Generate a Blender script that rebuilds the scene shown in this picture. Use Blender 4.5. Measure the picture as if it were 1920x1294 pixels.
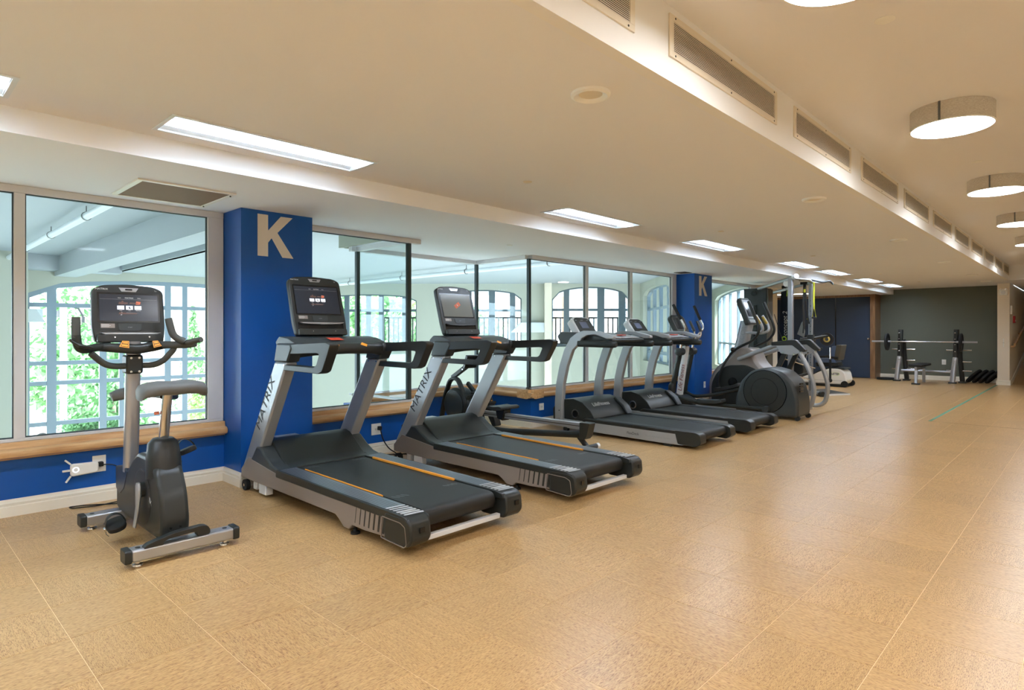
import bpy, bmesh, math, random
from mathutils import Vector, Matrix
R = math.radians; PI = math.pi
random.seed(7)
for o in list(bpy.data.objects): bpy.data.objects.remove(o)
S = bpy.context.scene
COL = S.collection

# ------------------------------------------------------------------ camera, world, sun, exposure
TH = math.atan2(1095, 1148)
cam_d = bpy.data.cameras.new('camera'); cam = bpy.data.objects.new('camera', cam_d); COL.objects.link(cam)
cam_d.sensor_width = 36; cam_d.lens = 36 * 1148 / 1920; cam_d.shift_y = -25 / 1920
cam_d.clip_start = 0.05; cam_d.clip_end = 600
cam.location = (0, 0, 1.25); cam.rotation_euler = (PI / 2, 0, TH)
S.camera = cam
S.view_settings.view_transform = 'Standard'; S.view_settings.look = 'None'
S.view_settings.exposure = 1.3; S.view_settings.gamma = 1; S.view_settings.use_curve_mapping = False
try:
    S.cycles.transparent_max_bounces = 24; S.cycles.max_bounces = 12; S.cycles.diffuse_bounces = 6
except Exception: pass
SKY = 3.6; TROF = 22.5; DRUM = 20.0; DOWN = 30.0
wd = bpy.data.worlds.new('world'); S.world = wd; wd.use_nodes = True
nt = wd.node_tree; nt.nodes.clear()
wo = nt.nodes.new('ShaderNodeOutputWorld'); bg = nt.nodes.new('ShaderNodeBackground')
tc = nt.nodes.new('ShaderNodeTexCoord'); sp = nt.nodes.new('ShaderNodeSeparateXYZ'); cr = nt.nodes.new('ShaderNodeValToRGB')
nt.links.new(tc.outputs['Generated'], sp.inputs[0]); nt.links.new(sp.outputs['Z'], cr.inputs[0])
cr.color_ramp.elements[0].color = (.80, .93, 1.03, 1); cr.color_ramp.elements[1].color = (.70, .88, 1.05, 1)
nt.links.new(cr.outputs[0], bg.inputs[0]); bg.inputs[1].default_value = SKY
nt.links.new(bg.outputs[0], wo.inputs[0])
sd = bpy.data.lights.new('sun', 'SUN'); sun = bpy.data.objects.new('sun', sd); COL.objects.link(sun)
sd.energy = 4.0; sd.angle = R(6); sd.color = (1, .95, .88); sun.rotation_euler = (R(40), 0, R(55))

# ------------------------------------------------------------------ materials
def lin(r, g, b):
    f = lambda c: (c / 255 / 12.92) if c / 255 <= .04045 else ((c / 255 + .055) / 1.055) ** 2.4
    return (f(r), f(g), f(b), 1)
MATS = {}
def mat(name, rgb, rough=.5, metal=0, spec=.5, bump=0, bscale=60, var=0, coat=0):
    m = bpy.data.materials.new(name); m.use_nodes = True; n = m.node_tree; b = n.nodes['Principled BSDF']
    c = lin(*rgb); b.inputs['Base Color'].default_value = c; b.inputs['Roughness'].default_value = rough
    b.inputs['Metallic'].default_value = metal; b.inputs['Specular IOR Level'].default_value = spec
    if coat: b.inputs['Coat Weight'].default_value = coat; b.inputs['Coat Roughness'].default_value = .15
    if bump or var:
        t = n.nodes.new('ShaderNodeTexCoord'); q = n.nodes.new('ShaderNodeTexNoise'); q.inputs['Scale'].default_value = bscale
        q.inputs['Detail'].default_value = 4
        n.links.new(t.outputs['Object'], q.inputs['Vector'])
        if bump:
            bp = n.nodes.new('ShaderNodeBump'); bp.inputs['Strength'].default_value = bump; bp.inputs['Distance'].default_value = .002
            n.links.new(q.outputs['Fac'], bp.inputs['Height']); n.links.new(bp.outputs[0], b.inputs['Normal'])
        if var:
            mx = n.nodes.new('ShaderNodeMix'); mx.data_type = 'RGBA'
            mx.inputs['A'].default_value = tuple(v * (1 - var) for v in c[:3]) + (1,); mx.inputs['B'].default_value = tuple(min(1, v * (1 + var)) for v in c[:3]) + (1,)
            n.links.new(q.outputs['Fac'], mx.inputs['Factor']); n.links.new(mx.outputs['Result'], b.inputs['Base Color'])
    MATS[name] = m; return m
def emis(name, rgb, st):
    m = bpy.data.materials.new(name); m.use_nodes = True; n = m.node_tree; n.nodes.clear()
    o = n.nodes.new('ShaderNodeOutputMaterial'); e = n.nodes.new('ShaderNodeEmission')
    e.inputs[0].default_value = (*rgb, 1); e.inputs[1].default_value = st; n.links.new(e.outputs[0], o.inputs[0]); MATS[name] = m; return m
def glass(name, tint, fac):
    m = bpy.data.materials.new(name); m.use_nodes = True; n = m.node_tree; n.nodes.clear()
    o = n.nodes.new('ShaderNodeOutputMaterial'); t = n.nodes.new('ShaderNodeBsdfTransparent'); g = n.nodes.new('ShaderNodeBsdfGlossy')
    t.inputs[0].default_value = (*tint, 1); g.inputs['Roughness'].default_value = .02; g.inputs[0].default_value = (.9, .97, 1, 1)
    f = n.nodes.new('ShaderNodeFresnel'); f.inputs[0].default_value = 1.45; mu = n.nodes.new('ShaderNodeMath'); mu.operation = 'MULTIPLY'; mu.inputs[1].default_value = fac
    x = n.nodes.new('ShaderNodeMixShader'); n.links.new(f.outputs[0], mu.inputs[0]); n.links.new(mu.outputs[0], x.inputs[0])
    n.links.new(t.outputs[0], x.inputs[1]); n.links.new(g.outputs[0], x.inputs[2]); n.links.new(x.outputs[0], o.inputs[0]); MATS[name] = m; return m
M = MATS
mat('ceiling_paint', (234, 234, 234), .9, bump=.12, bscale=90)
mat('low_ceiling_daylit', (240, 244, 248), .9, bump=.12, bscale=90)  # cool window daylight is put into this lighter blue-white
mat('soffit_paint', (236, 234, 228), .85)
mat('blue_paint', (12, 84, 168), .42, spec=.4, bump=.25, bscale=220)
mat('cream_wall', (222, 215, 196), .85, bump=.1)
mat('white_wall', (232, 222, 204), .8, bump=.1)
mat('pale_green_wall', (178, 182, 168), .9); mat('hall_ceiling', (172, 180, 184), .9); mat('frame_far', (132, 150, 162), .4); mat('frame_hall', (84, 100, 108), .4)
mat('green_wallpaper', (98, 103, 92), .8, bump=.5, bscale=150, var=.18)
mat('white_trim', (236, 231, 216), .5)
mat('frame_grey', (216, 218, 220), .4)
mat('frame_white', (220, 228, 232), .4)
mat('frame_dark', (58, 72, 76), .35, metal=.3)
mat('navy_panel', (38, 56, 82), .55, bump=.3, bscale=200, var=.15)
mat('black_plastic', (32, 34, 33), .42, bump=.1, bscale=400)
mat('black_gloss', (22, 24, 25), .2)
mat('black_rubber', (20, 21, 21), .7, bump=.2, bscale=300)
mat('belt', (26, 27, 25), .5, bump=.35, bscale=500)
mat('charcoal', (36, 39, 37), .4, bump=.1, bscale=400)
mat('slate', (52, 57, 58), .4)
mat('silver', (176, 178, 182), .32, metal=.75)
mat('silver_paint', (168, 172, 176), .38, metal=.45)
mat('taupe_paint', (148, 140, 134), .42, metal=.35)
mat('chrome', (215, 215, 215), .15, metal=1)
mat('pad_grey', (98, 100, 98), .6, bump=.2, bscale=200)
mat('grip', (72, 74, 70), .65, bump=.2, bscale=250)
mat('screen_dark', (46, 52, 62), .16)
mat('screen_grey', (128, 132, 128), .15)
mat('orange', (238, 160, 52), .5)
mat('warning_red', (208, 74, 48), .5)
mat('print_white', (225, 228, 226), .6)
mat('print_orange_red', (214, 118, 88), .6)
mat('print_brown', (104, 74, 66), .6)
mat('print_red', (128, 30, 34), .6)
mat('print_dark', (40, 40, 44), .6)
mat('white_plastic', (238, 238, 232), .4)
mat('yellow_strap', (214, 214, 56), .7)
mat('green_print', (170, 214, 60), .6)
mat('gold', (176, 150, 70), .5, metal=.3)
mat('navy_gloss', (24, 36, 52), .3)
mat('blue_vinyl', (92, 112, 146), .3)
mat('red_plastic', (190, 40, 36), .4)
mat('brown_wood', (124, 92, 64), .5)
mat('green_tape', (96, 146, 120), .6)
mat('joint', (250, 226, 184), .6)
mat('grille', (226, 216, 194), .5)
mat('duct_dark', (70, 64, 56), .9)
mat('mesh_brown', (138, 116, 94), .8, bump=.4, bscale=400, var=.15)
mat('leaf', (118, 160, 108), .7, var=.4, bscale=3)
mat('leaf_light', (150, 186, 112), .7, var=.4, bscale=3)
mat('bark', (150, 136, 122), .9)
mat('asphalt', (196, 196, 196), .9)
mat('lawn', (190, 210, 160), .9, var=.2, bscale=2)
mat('paving', (206, 204, 198), .9)
mat('building_beige', (226, 212, 190), .9)
mat('building_pink', (232, 206, 198), .9)
mat('building_blue', (196, 208, 226), .7)
mat('window_far', (176, 188, 200), .6)
mat('car_white', (230, 232, 234), .25, coat=.6)
mat('car_glass', (50, 62, 74), .1)
mat('iron', (40, 42, 44), .5)
mat('atrium_floor', (238, 240, 242), .5)  # unseen hall floor, kept near white to bounce daylight upwards
emis('tube_light', (.86, 1, 1.2), TROF)
emis('drum_light', (.94, .98, 1.04), DRUM)
emis('down_light', (1, .82, .55), DOWN)
emis('tile_glow', (.75, .82, 1.0), .9)
emis('far_light', (1, .97, .9), 6)
glass('glass', (.955, .98, .98), .10)
glass('far_glass', (.97, .99, 1), .1)

def wood(name, a, b_, axis):
    m = bpy.data.materials.new(name); m.use_nodes = True; n = m.node_tree; b = n.nodes['Principled BSDF']
    t = n.nodes.new('ShaderNodeTexCoord'); mp = n.nodes.new('ShaderNodeMapping'); q = n.nodes.new('ShaderNodeTexNoise')
    sc = [14, 14, 14]; sc[axis] = 1.2; mp.inputs['Scale'].default_value = sc; q.inputs['Scale'].default_value = 2.5; q.inputs['Detail'].default_value = 6
    r = n.nodes.new('ShaderNodeValToRGB'); r.color_ramp.elements[0].position = .3; r.color_ramp.elements[1].position = .7
    r.color_ramp.elements[0].color = lin(*a); r.color_ramp.elements[1].color = lin(*b_)
    n.links.new(t.outputs['Object'], mp.inputs[0]); n.links.new(mp.outputs[0], q.inputs['Vector']); n.links.new(q.outputs['Fac'], r.inputs[0]); n.links.new(r.outputs[0], b.inputs['Base Color'])
    b.inputs['Roughness'].default_value = .32; MATS[name] = m
wood('sill_wood', (190, 142, 92), (224, 186, 136), 1)
wood('sill_wood_x', (190, 142, 92), (224, 186, 136), 0)
wood('closet_wood', (112, 82, 56), (150, 116, 84), 2)

def cork(name, axis):
    m = bpy.data.materials.new(name); m.use_nodes = True; n = m.node_tree; b = n.nodes['Principled BSDF']; L = n.links
    t = n.nodes.new('ShaderNodeTexCoord'); oi = n.nodes.new('ShaderNodeObjectInfo')
    ad = n.nodes.new('ShaderNodeVectorMath'); ad.operation = 'ADD'
    ml = n.nodes.new('ShaderNodeMath'); ml.operation = 'MULTIPLY'; ml.inputs[1].default_value = 37
    L.new(oi.outputs['Random'], ml.inputs[0]); L.new(t.outputs['Object'], ad.inputs[0]); L.new(ml.outputs[0], ad.inputs[1])
    mp = n.nodes.new('ShaderNodeMapping'); sc = [380, 380, 380]; sc[axis] = 60; mp.inputs['Scale'].default_value = sc
    L.new(ad.outputs[0], mp.inputs[0])
    q = n.nodes.new('ShaderNodeTexNoise'); q.inputs['Scale'].default_value = 1; q.inputs['Detail'].default_value = 3; L.new(mp.outputs[0], q.inputs['Vector'])
    r = n.nodes.new('ShaderNodeValToRGB'); e = r.color_ramp.elements
    e[0].position = .32; e[0].color = lin(138, 96, 58); e[1].position = .47; e[1].color = lin(196, 158, 106)
    e2 = e.new(.62); e2.color = lin(206, 172, 120); L.new(q.outputs['Fac'], r.inputs[0])
    mp2 = n.nodes.new('ShaderNodeMapping'); sc = [95, 95, 95]; sc[axis] = 6; mp2.inputs['Scale'].default_value = sc; L.new(ad.outputs[0], mp2.inputs[0])
    q2 = n.nodes.new('ShaderNodeTexNoise'); q2.inputs['Detail'].default_value = 2; q2.inputs['Scale'].default_value = 1; L.new(mp2.outputs[0], q2.inputs['Vector'])
    r2 = n.nodes.new('ShaderNodeValToRGB'); r2.color_ramp.elements[0].position = .35; r2.color_ramp.elements[1].position = .65
    r2.color_ramp.elements[0].color = (.86, .84, .80, 1); r2.color_ramp.elements[1].color = (1, 1, 1, 1); L.new(q2.outputs['Fac'], r2.inputs[0])
    mx = n.nodes.new('ShaderNodeMix'); mx.data_type = 'RGBA'; mx.blend_type = 'MULTIPLY'; mx.inputs['Factor'].default_value = 1
    L.new(r.outputs[0], mx.inputs['A']); L.new(r2.outputs[0], mx.inputs['B'])
    hs = n.nodes.new('ShaderNodeHueSaturation'); mr = n.nodes.new('ShaderNodeMapRange'); mr.inputs['To Min'].default_value = .95; mr.inputs['To Max'].default_value = 1.05
    L.new(oi.outputs['Random'], mr.inputs[0]); L.new(mr.outputs[0], hs.inputs['Value']); L.new(mx.outputs['Result'], hs.inputs['Color']); L.new(hs.outputs[0], b.inputs['Base Color'])
    b.inputs['Roughness'].default_value = .31; b.inputs['Specular IOR Level'].default_value = .5
    bp = n.nodes.new('ShaderNodeBump'); bp.inputs['Strength'].default_value = .12; bp.inputs['Distance'].default_value = .001
    L.new(q.outputs['Fac'], bp.inputs['Height']); L.new(bp.outputs[0], b.inputs['Normal']); MATS[name] = m
cork('cork_x', 0); cork('cork_y', 1)

def fabric():
    m = bpy.data.materials.new('shade_fabric'); m.use_nodes = True; n = m.node_tree; n.nodes.clear(); L = n.links
    o = n.nodes.new('ShaderNodeOutputMaterial'); d = n.nodes.new('ShaderNodeBsdfDiffuse'); t = n.nodes.new('ShaderNodeBsdfTranslucent'); x = n.nodes.new('ShaderNodeMixShader')
    tc = n.nodes.new('ShaderNodeTexCoord'); mp = n.nodes.new('ShaderNodeMapping'); mp.inputs['Scale'].default_value = (90, 90, 500); q = n.nodes.new('ShaderNodeTexNoise'); q.inputs['Scale'].default_value = 1
    r = n.nodes.new('ShaderNodeValToRGB'); r.color_ramp.elements[0].color = lin(132, 122, 106); r.color_ramp.elements[1].color = lin(206, 194, 174)
    L.new(tc.outputs['Object'], mp.inputs[0]); L.new(mp.outputs[0], q.inputs['Vector']); L.new(q.outputs['Fac'], r.inputs[0])
    L.new(r.outputs[0], d.inputs[0]); L.new(r.outputs[0], t.inputs[0]); x.inputs[0].default_value = .14
    L.new(d.outputs[0], x.inputs[1]); L.new(t.outputs[0], x.inputs[2]); L.new(x.outputs[0], o.inputs[0]); MATS['shade_fabric'] = m
fabric()
def translucent(name, rgb, f):
    m = bpy.data.materials.new(name); m.use_nodes = True; n = m.node_tree; n.nodes.clear(); o = n.nodes.new('ShaderNodeOutputMaterial'); d = n.nodes.new('ShaderNodeBsdfDiffuse'); t = n.nodes.new('ShaderNodeBsdfTranslucent'); x = n.nodes.new('ShaderNodeMixShader')
    d.inputs[0].default_value = t.inputs[0].default_value = lin(*rgb); x.inputs[0].default_value = f; n.links.new(d.outputs[0], x.inputs[1]); n.links.new(t.outputs[0], x.inputs[2]); n.links.new(x.outputs[0], o.inputs[0]); MATS[name] = m
translucent('lamp_baffle', (240, 240, 238), .45)

# ------------------------------------------------------------------ mesh helpers
def smoothpath(pts, rad=.05, n=5):
    """fillet the corners of a polyline"""
    P = [Vector(p) for p in pts]; out = [P[0]]
    for i in range(1, len(P) - 1):
        a, b, c = P[i - 1], P[i], P[i + 1]; u = (a - b); v = (c - b); r = min(rad, u.length * .48, v.length * .48)
        p0 = b + u.normalized() * r; p2 = b + v.normalized() * r
        for k in range(n + 1):
            t = k / n; out.append(p0.lerp(b, t).lerp(b.lerp(p2, t), t))
    out.append(P[-1]); return out
class MB:
    def __init__(s): s.v = []; s.f = []; s.mi = []; s.cur = 0
    def add(s, vs, fs):
        k = len(s.v); s.v += [tuple(v) for v in vs]
        for f in fs: s.f.append(tuple(i + k for i in f)); s.mi.append(s.cur)
        return s
    def box(s, x0, x1, y0, y1, z0, z1):
        return s.add([(x0, y0, z0), (x1, y0, z0), (x1, y1, z0), (x0, y1, z0), (x0, y0, z1), (x1, y0, z1), (x1, y1, z1), (x0, y1, z1)],
                     [(0, 3, 2, 1), (4, 5, 6, 7), (0, 1, 5, 4), (1, 2, 6, 5), (2, 3, 7, 6), (3, 0, 4, 7)])
    def bar(s, p0, p1, w, h, up=(0, 0, 1)):
        p0, p1 = Vector(p0), Vector(p1); d = (p1 - p0).normalized(); u = Vector(up); sd = d.cross(u)
        if sd.length < 1e-4: sd = d.cross(Vector((0, 1, 0)))
        sd.normalize(); u = sd.cross(d).normalized(); vs = []
        for p in (p0, p1):
            for a, b in ((-1, -1), (1, -1), (1, 1), (-1, 1)): vs.append(p + sd * a * w / 2 + u * b * h / 2)
        return s.add(vs, [(0, 3, 2, 1), (4, 5, 6, 7), (0, 1, 5, 4), (1, 2, 6, 5), (2, 3, 7, 6), (3, 0, 4, 7)])
    def ring(s, c, u, v, ru, rv, n, sq=2):
        out = []
        for k in range(n):
            a = 2 * PI * k / n + (PI / n if sq > 2 else 0); ca, sa = math.cos(a), math.sin(a)
            out.append(c + u * (math.copysign(abs(ca) ** (2 / sq), ca) * ru) + v * (math.copysign(abs(sa) ** (2 / sq), sa) * rv))
        return out
    def tube(s, pts, r, n=10, h=None, sq=2, up=(0, 0, 1), cap=True):
        P = [Vector(p) for p in pts]; m = len(P); rings = []
        rr = r if isinstance(r, (list, tuple)) else [r] * m; hh = h if isinstance(h, (list, tuple)) else ([h] * m if h else rr)
        pu = Vector(up)
        for i in range(m):
            d = (P[min(i + 1, m - 1)] - P[max(i - 1, 0)])
            if d.length < 1e-7: d = Vector((0, 0, 1))
            d.normalize(); sd = d.cross(pu)
            if sd.length < 1e-3: sd = d.cross(Vector((0, 1, 0))) if abs(d.y) < .9 else d.cross(Vector((1, 0, 0)))
            sd.normalize(); u = sd.cross(d).normalized()
            if h is None: pu = u
            rings.append(s.ring(P[i], sd, u, rr[i], hh[i], n, sq))
        vs = [v for q in rings for v in q]; fs = []
        for i in range(m - 1):
            for k in range(n): fs.append((i * n + k, i * n + (k + 1) % n, (i + 1) * n + (k + 1) % n, (i + 1) * n + k))
        if cap: fs.append(tuple(range(n))[::-1]); fs.append(tuple(range((m - 1) * n, m * n)))
        return s.add(vs, fs)
    def cyl(s, p0, p1, r, r1=None, n=20): return s.tube([p0, p1], [r, r if r1 is None else r1], n)
    def sphere(s, c, rx, ry=None, rz=None, n=12, m=8):
        ry = ry or rx; rz = rz or rx; c = Vector(c); vs = [c + Vector((0, 0, rz))]; fs = []
        for i in range(1, m):
            a = PI * i / m
            for k in range(n): b = 2 * PI * k / n; vs.append(c + Vector((rx * math.sin(a) * math.cos(b), ry * math.sin(a) * math.sin(b), rz * math.cos(a))))
        vs.append(c - Vector((0, 0, rz))); L = len(vs) - 1
        for k in range(n): fs.append((0, 1 + k, 1 + (k + 1) % n)); fs.append((L, L - n + (k + 1) % n, L - n + k))
        for i in range(m - 2):
            for k in range(n): a = 1 + i * n; fs.append((a + k, a + n + k, a + n + (k + 1) % n, a + (k + 1) % n))
        return s.add(vs, fs)
    def prism(s, pts, a, b, plane='xz'):
        mk = {'xz': lambda p, t: (p[0], t, p[1]), 'xy': lambda p, t: (p[0], p[1], t), 'yz': lambda p, t: (t, p[0], p[1])}[plane]
        n = len(pts); vs = [mk(p, a) for p in pts] + [mk(p, b) for p in pts]
        fs = [tuple(range(n)), tuple(range(2 * n - 1, n - 1, -1))] + [(i, (i + 1) % n, n + (i + 1) % n, n + i) for i in range(n)]
        return s.add(vs, fs)
    def lathe(s, prof, c, ax=(0, 0, 1), n=28, close=False):
        c = Vector(c); ax = Vector(ax).normalized(); u = ax.orthogonal().normalized(); v = ax.cross(u); vs = []; fs = []; m = len(prof)
        for r, t in prof: vs += s.ring(c + ax * t, u, v, max(r, 1e-5), max(r, 1e-5), n)
        for i in range(m if close else m - 1):
            j = (i + 1) % m
            for k in range(n): fs.append((i * n + k, i * n + (k + 1) % n, j * n + (k + 1) % n, j * n + k))
        if not close:
            if prof[0][0] > 1e-4: fs.append(tuple(range(n))[::-1])
            if prof[-1][0] > 1e-4: fs.append(tuple(range((m - 1) * n, m * n)))
        return s.add(vs, fs)
    def quad(s, a, b, c, d): return s.add([a, b, c, d], [(0, 1, 2, 3)])
    def xf(s, mtx, k0=0):
        for i in range(k0, len(s.v)): s.v[i] = tuple(mtx @ Vector(s.v[i]))
        return s
WL = {}
def wl(o): return WL.get(o.name, Vector((0, 0, 0))) if o else Vector((0, 0, 0))
def part(name, mb, m, parent=None, bev=0, kind=None, label=None, smooth=40, origin=None, seg=2):
    """one mesh object; vertices are given in world space"""
    off = wl(parent) if parent else Vector(origin or (0, 0, 0))
    me = bpy.data.meshes.new(name); me.from_pydata([tuple(Vector(v) - off) for v in mb.v], [], mb.f)
    bm = bmesh.new(); bm.from_mesh(me); bmesh.ops.recalc_face_normals(bm, faces=bm.faces); bm.to_mesh(me); bm.free()
    for k in (m if isinstance(m, (list, tuple)) else [m]): me.materials.append(MATS[k])
    if any(mb.mi): me.polygons.foreach_set('material_index', mb.mi)
    if smooth:
        me.polygons.foreach_set('use_smooth', [True] * len(me.polygons)); me.set_sharp_from_angle(angle=R(smooth))
    o = bpy.data.objects.new(name, me); COL.objects.link(o)
    if parent: o.parent = parent
    else: o.location = off
    WL[o.name] = off
    if bev:
        b = o.modifiers.new('bevel', 'BEVEL'); b.width = bev; b.segments = seg; b.limit_method = 'ANGLE'; b.angle_limit = R(35)
    if kind: o['kind'] = kind
    if label: o['label'] = label
    return o
def thing(name, label, cat, loc, group=None):
    o = bpy.data.objects.new(name, None); COL.objects.link(o); o.location = loc; o.empty_display_size = .1
    WL[o.name] = Vector(loc); o['label'] = label; o['category'] = cat
    if group: o['group'] = group
    return o
def tag(o, label, cat, group=None):
    o['label'] = label; o['category'] = cat
    if group: o['group'] = group
    return o
def sempty(name, loc=(0, 0, 0)):
    o = bpy.data.objects.new(name, None); COL.objects.link(o); o.location = loc; WL[o.name] = Vector(loc); o['kind'] = 'structure'; return o
def struct(name, mb, m, bev=0, parent=None): return part(name, mb, m, parent, bev, kind=None if parent else 'structure')
def copytree(root, delta, label=None):
    mp = {}
    def rec(o, par):
        c = o.copy(); COL.objects.link(c); mp[o.name] = c
        if par: c.parent = par
        for ch in list(o.children): rec(ch, c)
        WL[c.name] = WL.get(o.name, Vector((0, 0, 0))) + Vector(delta)
        return c
    r = rec(root, None); r.location = Vector(root.location) + Vector(delta)
    if label: r['label'] = label
    return r
def text(name, s, size, origin, xdir, ydir, m, parent, center=True, shear=0, bold=0, sx=1, lift=.0008):
    """flat lettering as a mesh lying in the plane spanned by xdir, ydir"""
    c = bpy.data.curves.new('t', 'FONT'); c.body = s; c.size = size; c.shear = shear; c.offset = bold
    if center: c.align_x = 'CENTER'; c.align_y = 'CENTER'
    to = bpy.data.objects.new('t', c); COL.objects.link(to); dg = bpy.context.evaluated_depsgraph_get(); me = bpy.data.meshes.new_from_object(to.evaluated_get(dg))
    bpy.data.objects.remove(to); X = Vector(xdir).normalized(); Y = Vector(ydir).normalized(); N = X.cross(Y); O = Vector(origin)
    mb = MB(); mb.add([O + X * v.co.x * sx + Y * v.co.y + N * lift for v in me.vertices], [tuple(p.vertices) for p in me.polygons])
    return part(name, mb, m, parent, smooth=0)
def camw(d, r, z): c, s = math.cos(TH), math.sin(TH); return (r * c - d * s, d * c + r * s, z)   # room turned 45 degrees to the gym

# ------------------------------------------------------------------ room shell
def slab_holes(x0, x1, y0, y1, z0, z1, holes):
    """slab z0..z1 with rectangular through-holes"""
    mb = MB(); xs = sorted({x0, x1, *[h[0] for h in holes], *[h[1] for h in holes]}); ys = sorted({y0, y1, *[h[2] for h in holes], *[h[3] for h in holes]})
    for j in range(len(ys) - 1):
        run = None; cy = (ys[j] + ys[j + 1]) / 2
        for i in range(len(xs) - 1):
            cx = (xs[i] + xs[i + 1]) / 2; inside = any(h[0] < cx < h[1] and h[2] < cy < h[3] for h in holes)
            if inside:
                if run is not None: mb.box(run, xs[i], ys[j], ys[j + 1], z0, z1); run = None
            elif run is None: run = xs[i]
        if run is not None: mb.box(run, x1, ys[j], ys[j + 1], z0, z1)
    return mb
TROFF_Y = [-2.10, -.80, 1.08, 4.37, 7.03, 10.22, 12.1, 14.6, 16.65]
DL = [(-1.735, 2.36), (-1.735, 5.54), (-1.75, 8.7), (-1.765, 11.95), (-1.78, 15.1), (-1.78, 17.2)]
holes = [(-3.785, -3.475, y + .015, y + 1.245) for y in TROFF_Y] + [(x - .06, x + .06, y - .06, y + .06) for x, y in DL]
ceil = struct('ceiling', slab_holes(-3.94, -1.45, -3, 19.2, 2.38, 2.41, holes), 'ceiling_paint')
mb = MB(); mb.box(-5.5, -3.94, -3, 13.2, 2.25, 2.55); mb.box(-6.45, -5.5, 3.95, 6.0, 2.25, 2.55); mb.prism([(-5.5, 13.2), (-3.94, 13.2), (-3.94, 19.2), (-7.25, 19.2), (-7.2, 18.5), (-5.6, 14.3), (-5.5, 14.3)], 2.25, 2.55, 'xy')
struct('ceiling', mb, 'low_ceiling_daylit')
struct('ceiling', MB().box(-1.39, 2.4, -3, 17.3, 2.72, 2.8), 'ceiling_paint')
struct('ceiling', MB().box(-1.45, 2.4, 17.3, 27, 2.385, 2.8), 'ceiling_paint')
struct('wall_soffit', MB().box(-1.45, -1.39, -3, 17.3, 2.38, 2.8), 'soffit_paint')
struct('wall_right', MB().box(2.2, 2.4, -3, 19.5, 0, 2.8), 'white_wall')
struct('wall_behind', MB().box(-5.5, 2.4, -3.2, -3, 0, 2.8), 'white_wall')
# floor: slab plus cork tiles laid in a square grid with alternating grain
fl = struct('floor', MB().box(-5.5, 2.4, -3, 19.2, -.12, -.0014).box(-6.5, -5.5, 3.9, 6.08, -.12, -.0014).prism([(-5.5, 14.3), (-5.5, 19.2), (-7.2, 19.2), (-7.2, 18.5), (-5.62, 14.3)], -.12, -.0014, 'xy'), 'joint')
T = .4035; gx = -2.217; gy = .563; g = .0011
def tile_mesh(name, m, sx=T, sy=T):
    b = MB(); a = sx / 2 - g; c = sy / 2 - g; e = .0005
    b.add([(-a, -c, -.0014), (a, -c, -.0014), (a, c, -.0014), (-a, c, -.0014), (-a, -c, -e), (a, -c, -e), (a, c, -e), (-a, c, -e),
           (-a + e, -c + e, 0), (a - e, -c + e, 0), (a - e, c - e, 0), (-a + e, c - e, 0)],
          [(0, 1, 5, 4), (1, 2, 6, 5), (2, 3, 7, 6), (3, 0, 4, 7), (4, 5, 9, 8), (5, 6, 10, 9), (6, 7, 11, 10), (7, 4, 8, 11), (8, 9, 10, 11)])
    return b
tm = []
for k, m in enumerate(('cork_x', 'cork_y')):
    b = tile_mesh('tile', m); me = bpy.data.meshes.new('tile'); me.from_pydata(b.v, [], b.f); me.materials.append(MATS[m]); tm.append(me)
cells = []
for i in range(-13, 11):
    for j in range(-9, 48):
        cx = gx + (i + .5) * T; cy = gy + (j + .5) * T
        if cy > 19.1 or cx > 2.3 or cx < -7.1: continue
        if cx < -5.3 and not (4.1 < cy < 5.9 or (cy > 14.5 and cx > -5.4 - (cy - 14.3) * .36)): continue
        if cx < -6.3 and cy < 13: continue
        r_ = cx * math.cos(TH) + cy * math.sin(TH); d_ = cy * math.cos(TH) - cx * math.sin(TH)
        vis = d_ > .6 and abs(r_ / d_) < .86 and 1435 / d_ < 700 and cx > -5.4
        cells.append((0 if vis else 1, d_, cx, cy, (i + j) % 2))
cells.sort()
rest = MB(); n = 0
for v, d_, cx, cy, k in cells:
    if v == 0 and n < 300:
        o = bpy.data.objects.new('tile', tm[k]); COL.objects.link(o); o.parent = fl; o.location = (cx, cy, 0); n += 1
    else:
        rest.cur = k; b = tile_mesh('t', None); rest.add([(x + cx, y + cy, z) for x, y, z in b.v], b.f)
part('tile', rest, ['cork_x', 'cork_y'], fl, kind='stuff', smooth=0)

BZ = .115
def bprof(face, s):   # baseboard profile, s = direction into the room
    return [(face, 0), (face + s * .02, 0), (face + s * .02, .066), (face + s * .012, .071), (face + s * .016, .088), (face + s * .006, .103), (face + s * .005, BZ), (face, BZ)]
SZ = .50
def sprof(face, s): return [(face - s * .16, .39), (face - s * .16, SZ), (face + s * .03, SZ), (face + s * .034, .475), (face + s * .04, .46), (face + s * .07, .458), (face + s * .088, .445), (face + s * .092, .428), (face + s * .084, .408), (face + s * .06, .398), (face + s * .04, .396), (face + s * .03, .385), (face, .38)]
F = -5.32
mb = MB()
for y0, y1 in ((-3, 2.06), (2.68, 4.07), (5.93, 9.75), (10.4, 13.2)): mb.box(-5.52, F, y0, y1, 0, .40)
mb.box(-6.5, -6.35, 3.9, 6.08, 0, .40); mb.box(-6.35, -5.52, 5.93, 6.08, 0, .40); mb.box(-6.35, -5.52, 3.92, 4.07, 0, .40)

struct('wall_left', mb, 'blue_paint')
struct('wall_alcove', MB().box(-5.50, F, 13.2, 14.45, 0, 2.25).prism([(-5.50, 14.3), (-5.50, 14.45), (-7.05, 18.45), (-7.05, 19.2), (-7.2, 19.2), (-7.2, 18.5), (-5.62, 14.3)], 0, 2.25, 'xy'), 'cream_wall')
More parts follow.
